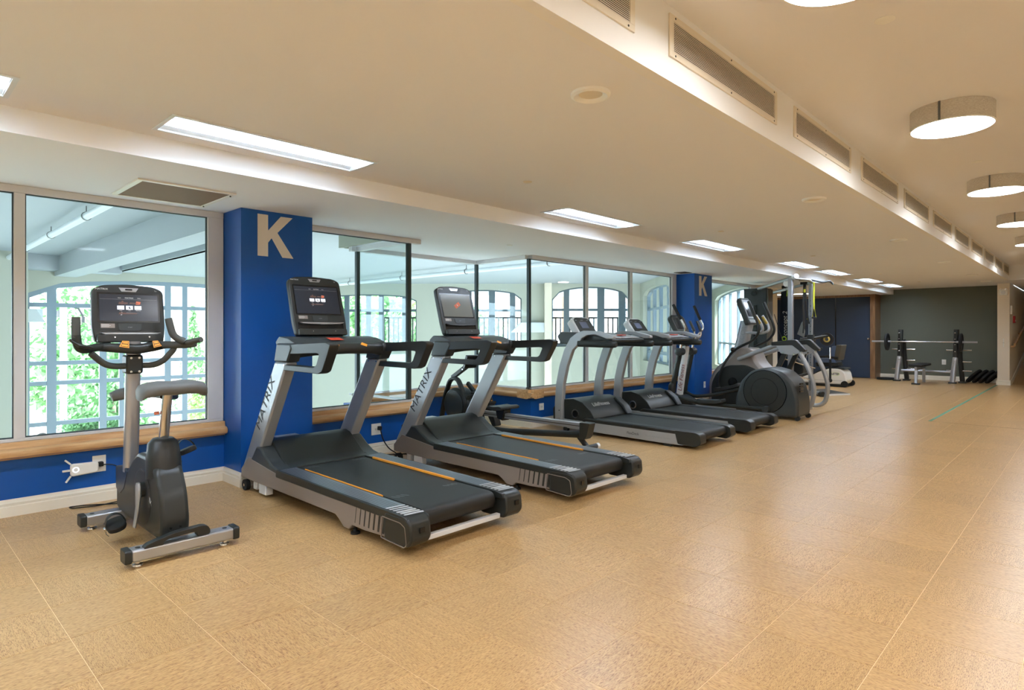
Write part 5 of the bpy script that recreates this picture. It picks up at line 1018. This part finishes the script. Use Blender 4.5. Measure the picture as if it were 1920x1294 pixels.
part('cord', MB().tube(smoothpath([(F + .05, 1.17, .278), (F + .09, 1.24, .275), (F + .11, 1.32, .2), (F + .11, 1.34, .06), (-5.2, 1.3, .006), (-5.16, 1.12, .006), (-5.22, .98, .006), (-5.27, .97, .006), (-5.25, 1.05, .006), (-5.1, 1.28, .006)], .05), .004, 8), 'black_rubber', c2)
part('adapter', MB().box(-5.15, -5.05, 1.26, 1.34, 0, .045), 'black_rubber', c2, .006)
# emergency light, red alarm, thermostat
em = thing('emergency_light', 'white emergency light box high on the cream wall end', 'emergency light', (-1.565, 18.3, 2.16))
part('housing', MB().prism(rpoly([(-1.64, 2.10), (-1.49, 2.10), (-1.49, 2.25), (-1.64, 2.25)], .015), 18.24, 18.2995), 'white_plastic', em, .004)
for x in (-1.61, -1.52): part('lamp_head', MB().cyl((x, 18.245, 2.235), (x, 18.20, 2.23), .022, n=14), 'chrome', em)
part('speaker_disc', MB().cyl((-1.565, 18.24, 2.165), (-1.565, 18.236, 2.165), .045), 'frame_grey', em)
fa = thing('fire_alarm', 'small red fire alarm pull box on the corridor wall', 'fire alarm', (-1.455, 19.1, 1.55)); part('housing', MB().box(-1.4545, -1.41, 19.05, 19.17, 1.46, 1.63), 'red_plastic', fa, .005); part('pull_bar', MB().box(-1.41, -1.40, 19.07, 19.15, 1.5, 1.53), 'white_plastic', fa, .002)
th = part('thermostat', MB().box(-1.4545, -1.42, 18.42, 18.52, 1.66, 1.86), 'white_plastic', origin=(-1.45, 18.47, 1.76), bev=.004); tag(th, 'white wall control beside the red alarm, high on the corridor wall', 'thermostat')
# ------------------------------------------------------------------ lower glazed hall beyond the windows
XL = -16.3
def arch_wall(name, P, u0, u1, z0, z1, wins, m, thick=.35):
    """wall along local u with arched openings; P(u, z, depth) -> world. wins: (a, b, sill, spring, crown)"""
    mb = MB(); cuts = sorted({u0, u1, *[w[0] for w in wins], *[w[1] for w in wins]})
    def blk(poly):
        n = len(poly); mb.add([P(u, z, 0) for u, z in poly] + [P(u, z, thick) for u, z in poly], [tuple(range(n)), tuple(range(2 * n - 1, n - 1, -1))] + [(i, (i + 1) % n, n + (i + 1) % n, n + i) for i in range(n)])
    for a, b in zip(cuts, cuts[1:]):
        w = [w for w in wins if w[0] <= a + 1e-6 and w[1] >= b - 1e-6]
        if not w: blk([(a, z0), (b, z0), (b, z1), (a, z1)]); continue
        a_, b_, sl, spn, crn = w[0]; blk([(a, z0), (b, z0), (b, sl), (a, sl)]); N = 10
        for k in range(N):
            ua = a_ + (b_ - a_) * k / N; ub = a_ + (b_ - a_) * (k + 1) / N; f = lambda u: spn + (crn - spn) * math.sqrt(max(0, 1 - ((u - (a_ + b_) / 2) / ((b_ - a_) / 2)) ** 2)) ** .9
            blk([(ua, f(ua)), (ub, f(ub)), (ub, z1), (ua, z1)])
    return struct(name, mb, m)
def arch_window(P, w, us, zs, fm='frame_far'):
    a, b, sl, spn, crn = w; wn[0] += 1; t = sempty('window_%d' % wn[0]); f = lambda u: spn + (crn - spn) * math.sqrt(max(0, 1 - ((u - (a + b) / 2) / ((b - a) / 2)) ** 2)) ** .9
    def bx(u0, u1, za, zb, d0=.12, d1=.2): mb = MB(); mb.add([P(u0, za, d0), P(u1, za, d0), P(u1, zb, d0), P(u0, zb, d0), P(u0, za, d1), P(u1, za, d1), P(u1, zb, d1), P(u0, zb, d1)], [(0, 1, 2, 3), (7, 6, 5, 4), (0, 4, 5, 1), (1, 5, 6, 2), (2, 6, 7, 3), (3, 7, 4, 0)]); return mb
    for u, h in us: part('mullion', bx(u - h, u + h, sl, f(u) + .02), fm, t, smooth=0)
    for z, h in zs: part('transom', bx(a, b, z - h, z + h, .13, .19), fm, t, smooth=0)
    n = 12; rim = [(a, sl)] + [(a + (b - a) * k / n, f(a + (b - a) * k / n)) for k in range(n + 1)] + [(b, sl)]
    mb = MB(); c = ((a + b) / 2, (sl + crn) / 2)
    for i in range(len(rim)):
        p, q = rim[i], rim[(i + 1) % len(rim)]; pi = (p[0] + (c[0] - p[0]) * .03, p[1] + (c[1] - p[1]) * .04); qi = (q[0] + (c[0] - q[0]) * .03, q[1] + (c[1] - q[1]) * .04)
        mb.add([P(*p, .11), P(*q, .11), P(*qi, .11), P(*pi, .11), P(*p, .2), P(*q, .2), P(*qi, .2), P(*pi, .2)], [(0, 1, 2, 3), (7, 6, 5, 4), (3, 2, 6, 7)])
    part('frame', mb, fm, t, smooth=0)
    n = 12; pts = [(a, sl), (b, sl)] + [(a + (b - a) * k / n, f(a + (b - a) * k / n)) for k in range(n, -1, -1)]
    part('pane', MB().add([P(u, z, .16) for u, z in pts], [tuple(range(len(pts)))]), 'far_glass', t, smooth=0)
    return t
PL = lambda u, z, d: (XL - d, u, z)
w1 = (2.25, 8.45, -2.2, 2.05, 2.46); w0 = (-6.5, .8, -2.2, 2.05, 2.46)
arch_wall('wall_hall_west', PL, -9, 9.3, -5, 3.0, [w0, w1], 'pale_green_wall')
def yl(px): k = (px - 960) / 1148; d = XL / (k * math.cos(TH) - math.sin(TH)); return d * (math.cos(TH) + k * math.sin(TH))
us = [(yl(99), .085), (yl(196), .07), (yl(231), .045), (yl(318), .07), (yl(350), .06), (yl(420), .08), (yl(500), .08), (yl(560), .08)]
arch_window(PL, w1, us, [(1.83, .045), (.565, .045), (.13, .045), (-.75, .045), (-1.6, .045)])
arch_window(PL, w0, [(-5, .1), (-3.4, .1), (-1.8, .1), (-.4, .1)], [(1.83, .045), (.565, .045), (.13, .045), (-.75, .045)])  # unseen window, added so more sky light reaches the hall
D = 17.5; PA = lambda u, z, d: camw(D + d, u, z); rp = lambda px: (px - 960) / 1148 * D
wa = [(rp(598), rp(781), .82, 2.14, 2.32), (rp(835), rp(978), .82, 2.20, 2.45), (rp(1035), rp(1182), .82, 2.18, 2.54)]
arch_wall('wall_hall_north', PA, rp(585), rp(1205), -5, 3.0, wa, 'pale_green_wall')
arch_window(PA, wa[0], [(rp(648), .07), (rp(689), .07), (rp(713), .07), (rp(757), .07)], [(1.86, .035), (.85, .04)], 'frame_hall')
arch_window(PA, wa[1], [(rp(879), .07), (rp(922), .09), (rp(961), .08)], [(1.86, .035), (.85, .04)], 'frame_hall')
arch_window(PA, wa[2], [(rp(1063), .08), (rp(1128), .10), (rp(1168), .10)], [(1.88, .035), (.85, .04)], 'frame_hall')
struct('wall_hall_pilaster', MB().add([camw(D - .01, rp(1020), -5), camw(D - .35, rp(1020), -5), camw(D - .35, rp(1033), -5), camw(D - .01, rp(1033), -5), camw(D - .01, rp(1020), 2.8), camw(D - .35, rp(1020), 2.8), camw(D - .35, rp(1033), 2.8), camw(D - .01, rp(1033), 2.8)],
    [(0, 1, 2, 3), (7, 6, 5, 4), (0, 4, 5, 1), (1, 5, 6, 2), (2, 6, 7, 3), (3, 7, 4, 0)]), 'cream_wall')
# short glazed wing and far glass screen
PB = lambda u, z, d: camw(u, 3.66 + d, z)
wb = (14.2, 17.1, .45, 2.25, 2.42); arch_wall('wall_hall_wing', PB, 13.8, 17.5, -5, 3.0, [wb], 'pale_green_wall', .2); arch_window(PB, wb, [(14.9, .05), (15.7, .05), (16.4, .05)], [(1.86, .035), (.7, .04)])
PC = lambda u, z, d: (-5.98 - .561 * u + .827 * d, 14.5 + .827 * u + .561 * d, z)
wc = (.25, 5.2, .2, 2.25, 2.40); arch_wall('wall_hall_east', PC, -.25, 6, -5, 3.0, [wc], 'pale_green_wall', .2); arch_window(PC, wc, [(1.1, .05), (2.2, .05), (3.4, .05), (4.4, .05)], [(.9, .03)])
struct('wall_hall_link', MB().prism([camw(17.5, 3.6, 0)[:2], camw(20.5, 6.6, 0)[:2], camw(20.7, 6.5, 0)[:2], camw(17.7, 3.5, 0)[:2]], -5, 3, 'xy'), 'pale_green_wall')
struct('wall_hall_south', MB().box(XL, -5.52, -9.2, -9, -5, 3), 'pale_green_wall')
mb = MB().box(XL - .35, -5.52, -9, 3.9, 2.85, 3.0).box(XL - .35, -6.5, 3.88, 3.98, 2.62, 3.0); mb.prism([(-16.65, 3.9), (-6.5, 3.9), (-6.5, 6.05), (-5.52, 6.05), (-5.52, 14.2), (-9.6, 20.2), (-11, 22), (-16.65, 17)], 2.62, 3.0, 'xy'); struct('ceiling', mb, 'hall_ceiling')
struct('ceiling', MB().box(XL, -5.56, 2.75, 3.15, 2.45, 2.85).box(XL, XL + .5, -9, 3.9, 2.55, 2.85), 'hall_ceiling')
struct('wall_hall_inner', MB().box(-5.56, -5.52, -9, 3.9, 2.25, 3).box(-5.56, -5.52, 6.1, 13.2, 2.25, 3).box(-6.54, -6.5, 3.86, 6.1, 2.25, 3).box(-6.5, -5.52, 3.86, 3.9, 2.25, 3).box(-6.5, -5.52, 6.1, 6.14, 2.25, 3), 'pale_green_wall')
struct('wall_hall_inner', MB().box(-5.62, -5.56, -9, 3.85, -5, .0), 'pale_green_wall')
struct('floor', MB().prism([(-16.3, -9), (-5.56, -9), (-5.56, 21), (-10, 24), (-16.3, 16)], -5.1, -5.0, 'xy'), 'atrium_floor')
struct('wall_hall_column', MB().box(XL + .02, XL + .7, .95, 2.2, -5, 2.85), 'pale_green_wall')
for y, z, lab in ((1.9, 2.72, 'grey sprinkler pipe under the hall ceiling seen through the left window'), (8.4, 2.48, 'grey sprinkler pipe under the hall ceiling seen through the middle windows')):
    p = thing('sprinkler_pipe', lab, 'pipe', (-11, y, z)); part('pipe', MB().cyl((XL + .5, y, z), (-5.6 if y < 3 else -6.6, y, z), .045), 'frame_white', p)
    for k in range(4): x = -7.1 - k * 2.2; part('hanger', MB().cyl((x, y, z + .04), (x, y, z + .13), .006, n=6).lathe([(.05, -.01), (.056, -.01), (.056, .01), (.05, .01)], (x, y, z), (1, 0, 0), 16, True), 'pad_grey', p)
def wl_lamp(P, u, z, lab):
    t = thing('wall_light', lab, 'wall light', P(u, z, 0)); mb = MB(); mb.add([P(u - .55, z, -.02), P(u + .55, z, -.02), P(u + .55, z + .28, -.02), P(u - .3, z + .28, -.02), P(u - .55, z, -.3), P(u + .55, z, -.3), P(u + .4, z + .28, -.22), P(u - .25, z + .28, -.22)], [(0, 1, 2, 3), (7, 6, 5, 4), (0, 4, 5, 1), (1, 5, 6, 2), (2, 6, 7, 3), (3, 7, 4, 0)]); part('wall_box', mb, 'frame_white', t, .01)
wl_lamp(PA, rp(994), 1.23, 'pale sloping wall box between the two right-hand arched hall windows')
wl_lamp(PL, 2.0, 1.45, 'pale sloping wall box at the left edge of the arched hall window')
lt = part('hall_light', MB().cyl(camw(16.9, 1.42, 2.619), camw(16.9, 1.42, 2.608), .14, n=24), 'far_light', origin=camw(16.9, 1.42, 2.61)); tag(lt, 'small round light glowing on the hall ceiling above the arched window', 'downlight')

# ------------------------------------------------------------------ outdoors
struct('ground', MB().box(-120, XL - .4, -60, 120, -5.3, -5.05), 'paving')
tag(part('lawn', MB().box(-34, -24, -10, 24, -5.05, -5.0), 'lawn', origin=(-29, 7, -5)), 'green lawn strip outside the left hall window', 'lawn')
tag(part('road', MB().box(-62, -44, -60, 120, -5.05, -5.02), 'asphalt', origin=(-50, 5, -5)), 'pale grey road outside beyond the trees', 'road')
def tree(x, y, h, r, lab, m='leaf', n=1500, group=None, conif=False):
    t = thing('tree', lab, 'tree', (x, y, -5), group); part('trunk', MB().tube([(x, y, -5), (x + .05, y, -5 + h * .5), (x, y + .05, -5 + h * .85)], [.16, .11, .05], 8), 'bark', t)
    mb = MB(); cl = [(Vector((random.gauss(0, .42), random.gauss(0, .42), random.uniform(.38, .97)))) for _ in range(16)]
    for _ in range(n):
        if conif: zz = random.random(); rr = r * (1 - zz) * random.random() ** .4; a = random.uniform(0, 2 * PI); c = Vector((x + rr * math.cos(a), y + rr * math.sin(a), -5 + h * (.2 + .8 * zz)))
        else: q = random.choice(cl); c = Vector((x + (q.x + random.gauss(0, .22)) * r, y + (q.y + random.gauss(0, .22)) * r, -5 + h * (q.z + random.gauss(0, .07))))
        u = Vector((random.gauss(0, 1), random.gauss(0, 1), random.gauss(0, 1))).normalized(); v = u.orthogonal().normalized(); s = random.uniform(.10, .22) * (r / 2.2 + .35)
        mb.quad(c - u * s, c - v * s * .5, c + u * s, c + v * s * .5)
    part('foliage', mb, m, t, kind='stuff', smooth=0); return t
def at(px, x): k = (px - 960) / 1148; d = x / (k * math.cos(TH) - math.sin(TH)); return d * (math.cos(TH) + k * math.sin(TH))
tree(-37, at(128, -37), 8.2, 1.6, 'tall green tree seen left of the bike console', n=1800)
tree(-31, at(165, -31), 6.2, 1.9, 'broad green tree behind the bike handlebar', n=2400)
tree(-26, at(152, -26), 4.2, 1.1, 'small young tree in front of the parked car', n=600)
tree(-27, at(212, -27), 4.4, 1.2, 'bushy tree seen below the bike handlebar', n=1200)
tree(-26, at(283, -26), 2.5, 1.2, 'low round shrub seen behind the bike seat post', n=1400)
tree(-36, at(362, -36), 7.6, 1.2, 'slim conifer seen right of the bike grip', n=900, conif=True)
tree(-32, at(375, -32), 3.9, .8, 'small round shrub tree right of the bike seat', 'leaf_light', n=500)
for i, (d, px, h, r) in enumerate(((32, 640, 7.9, 1.6), (40, 662, 9, 1.6), (33, 700, 7.8, 1.7), (43, 738, 9.4, 2.0), (31, 765, 7.4, 1.3), (52, 694, 10.6, 1.7), (36, 905, 7.4, 1.3))):
    q = camw(d, (px - 960) / 1148 * d, 0); tree(q[0], q[1], h, r, ['leftmost tree beside the first treadmill screen', 'second tree behind the corner post', 'bright tree behind the dark window post', 'tree behind the balcony railing', 'tree at the right end of the first arched window', 'tallest tree in the first arched window', 'lone tree in the second arched window'][i], 'leaf_light' if i % 2 else 'leaf', 1500)
def building(lab, x0, x1, y0, y1, z1, m, rows, cols, ww=1.2, wh=1.3, face='x', z0=0, bands=False):
    t = thing('building', lab, 'building', ((x0 + x1) / 2, (y0 + y1) / 2, -5)); part('walls', MB().box(x0, x1, y0, y1, -5, z1), m, t, smooth=0)
    part('parapet', MB().box(x0 - .2, x1 + .2, y0 - .2, y1 + .2, z1, z1 + .4), m, t, smooth=0)
    ww = min(ww, (y1 - y0) / cols * .6)
    for r_ in range(rows):
        for c in range(cols):
            yy = y0 + (y1 - y0) * (c + .5) / cols; zz = -3.2 + (z1 + 3.4) * (r_ + .4) / rows
            w = part('window', MB().box(x1 - .3, x1 + .16, yy - ww / 2, yy + ww / 2, zz, zz + wh), 'window_far', t, smooth=0)
            part('window_bar', MB().box(x1 + .16, x1 + .3, yy - .04, yy + .04, zz, zz + wh), 'frame_white', w, smooth=0)
building('pink brick building far outside the left window', -80, -70, at(70, -70), at(200, -70), 4.2, 'building_pink', 3, 5)
building('tall pale building behind the pink one', -100, -90, at(110, -90), at(172, -90), 13, 'building_beige', 6, 5)
building('blue-grey high block seen between bike console and window frame', -110, -100, at(268, -100), at(346, -100), 26, 'building_blue', 14, 7, 1.8, 1.0)
building('low beige building outside at the right of the left window', -76, -68, at(325, -68), at(470, -68), 3.2, 'building_beige', 2, 7)
def bld2(lab, d, pa, pb, z1, m, rows, cols):
    a = (pa - 960) / 1148 * d; b = (pb - 960) / 1148 * d; t = thing('building', lab, 'building', camw(d, (a + b) / 2, -5)); Pq = lambda u, z, k: camw(d - k, u, z)
    def bx(u0, u1, za, zb, d0, d1): return MB().add([Pq(u0, za, d0), Pq(u1, za, d0), Pq(u1, zb, d0), Pq(u0, zb, d0), Pq(u0, za, d1), Pq(u1, za, d1), Pq(u1, zb, d1), Pq(u0, zb, d1)], [(0, 1, 2, 3), (7, 6, 5, 4), (0, 4, 5, 1), (1, 5, 6, 2), (2, 6, 7, 3), (3, 7, 4, 0)])
    part('walls', bx(a, b, -5, z1, 0, -8), m, t, smooth=0); part('cornice', bx(a - .2, b + .2, z1, z1 + .3, .3, -8.2), m, t, smooth=0)
    for r_ in range(rows):
        hw = min(.7, (b - a) / cols * .3)
        for c in range(cols):
            u = a + (b - a) * (c + .5) / cols; z = -4 + (z1 + 4) * (r_ + .3) / rows
            w = part('window', bx(u - hw, u + hw, z, z + 1.9, .15, -.2), 'window_far', t, smooth=0); part('window_bar', bx(u - .05, u + .05, z, z + 1.9, .22, .15), 'frame_white', w, smooth=0); part('window_bar', bx(u - hw, u + hw, z + 1.2, z + 1.28, .20, .15), 'frame_white', w, smooth=0)
bld2('pale building with grid windows outside the second arched window', 46, 830, 1045, 6.5, 'building_beige', 4, 6)
bld2('rosy brick building outside the right arched window', 40, 1072, 1260, 8, 'building_pink', 3, 3)
# terrace with black railing
Pt = lambda u, z, d: camw(D + d, u, z)
struct('terrace', MB().add([Pt(rp(706), -5, .5), Pt(rp(1210), -5, .5), Pt(rp(1210), -5, 2.6), Pt(rp(706), -5, 2.6), Pt(rp(706), .76, .5), Pt(rp(1200), .76, .5), Pt(rp(1200), .76, 2.6), Pt(rp(706), .76, 2.6)], [(3, 2, 1, 0), (4, 5, 6, 7), (0, 1, 5, 4), (1, 2, 6, 5), (2, 3, 7, 6), (3, 0, 4, 7)]), 'paving')
rl = thing('terrace_railing', 'black iron railing outside the arched hall windows', 'railing', Pt(rp(900), .72, 2.4))
dd = 2.4; zt = 1.70; a0 = rp(720) * 1.137; a1 = rp(1195) * 1.137
part('top_rail', MB().bar(Pt(a0, zt, dd), Pt(a1, zt, dd), .05, .05), 'iron', rl, smooth=0); part('bottom_rail', MB().bar(Pt(a0, .86, dd), Pt(a1, .86, dd), .04, .04), 'iron', rl, smooth=0)
u = a0; bmw = MB().bar(Pt(0, .8, dd), Pt(0, zt, dd), .022, .022); n0 = None
while u < a1:
    if n0 is None: n0 = part('baluster', MB().bar(Pt(u, .82, dd), Pt(u, zt, dd), .034, .034), 'iron', rl, smooth=0); ub = u
    else:
        o = n0.copy(); COL.objects.link(o); o.location = Vector(camw(0, u - ub, 0))
    u += .155
for x, px, lab in ((-33, 186, 'white car parked outside, partly behind the bike saddle'), (-43, 128, 'white car parked farther left behind the young tree')):
    y = at(px, x); t = thing('car', lab, 'car', (x, y, -5)); z = -5
    part('body', MB().prism(rpoly([(y - 2.1, z + .3), (y - 2.15, z + .75), (y - 1.5, z + .95), (y - .8, z + 1.42), (y + .9, z + 1.45), (y + 1.6, z + .98), (y + 2.15, z + .85), (y + 2.15, z + .3)], .12), x - .85, x + .85, 'yz'), 'car_white', t, .06)
    part('side_window', MB().prism([(y - 1.2, z + .98), (y - .7, z + 1.34), (y + .82, z + 1.36), (y + 1.35, z + 1.0)], x + .852, x + .86, 'yz'), 'car_glass', t, smooth=0)
    for q in (-1.35, 1.35): w = part('wheel', MB().cyl((x + .70, y + q, z + .33), (x + .90, y + q, z + .33), .33, n=24), 'black_rubber', t); part('hubcap', MB().cyl((x + .90, y + q, z + .33), (x + .91, y + q, z + .33), .2, n=16), 'silver', w)
for x, px, lab, c in ((-22, 119, 'blue-grey lamp post outside just right of the thick white mullion', 'window_far'), (-36, 156, 'thin dark lamp post outside left of the bike console', 'iron')):
    y = at(px, x); t = thing('lamp_post', lab, 'lamp post', (x, y, -5)); part('pole', MB().cyl((x, y, -5), (x, y, 2.0), .09 if x > -30 else .07), c, t); part('lamp_arm', MB().tube([(x, y, 2.0), (x, y - .2, 2.4), (x, y - .7, 2.5), (x, y - 1.0, 2.2)], .05, 8), c, t); part('lamp_head', MB().tube([(x, y - 1.0, 2.25), (x, y - 1.0, 1.95)], [.1, .28], 12), c, t)
pl = thing('planter', 'long white planter box with low greenery outside the left hall window', 'planter', (-18.5, 4, -5))
part('box', MB().box(-19.2, -18.2, at(120, -18.7), at(225, -18.7), -5, -1.3), 'white_trim', pl, smooth=0)
mb = MB()
for _ in range(900):
    c = Vector((random.uniform(-19.1, -18.3), random.uniform(at(122, -18.7), at(223, -18.7)), -1.3 + random.uniform(0, .3))); u = Vector((random.gauss(0, 1), random.gauss(0, 1), random.gauss(0, 1))).normalized(); v = u.orthogonal().normalized(); mb.quad(c - u * .07, c - v * .04, c + u * .07, c + v * .04)
part('greenery', mb, 'leaf', pl, kind='stuff', smooth=0)
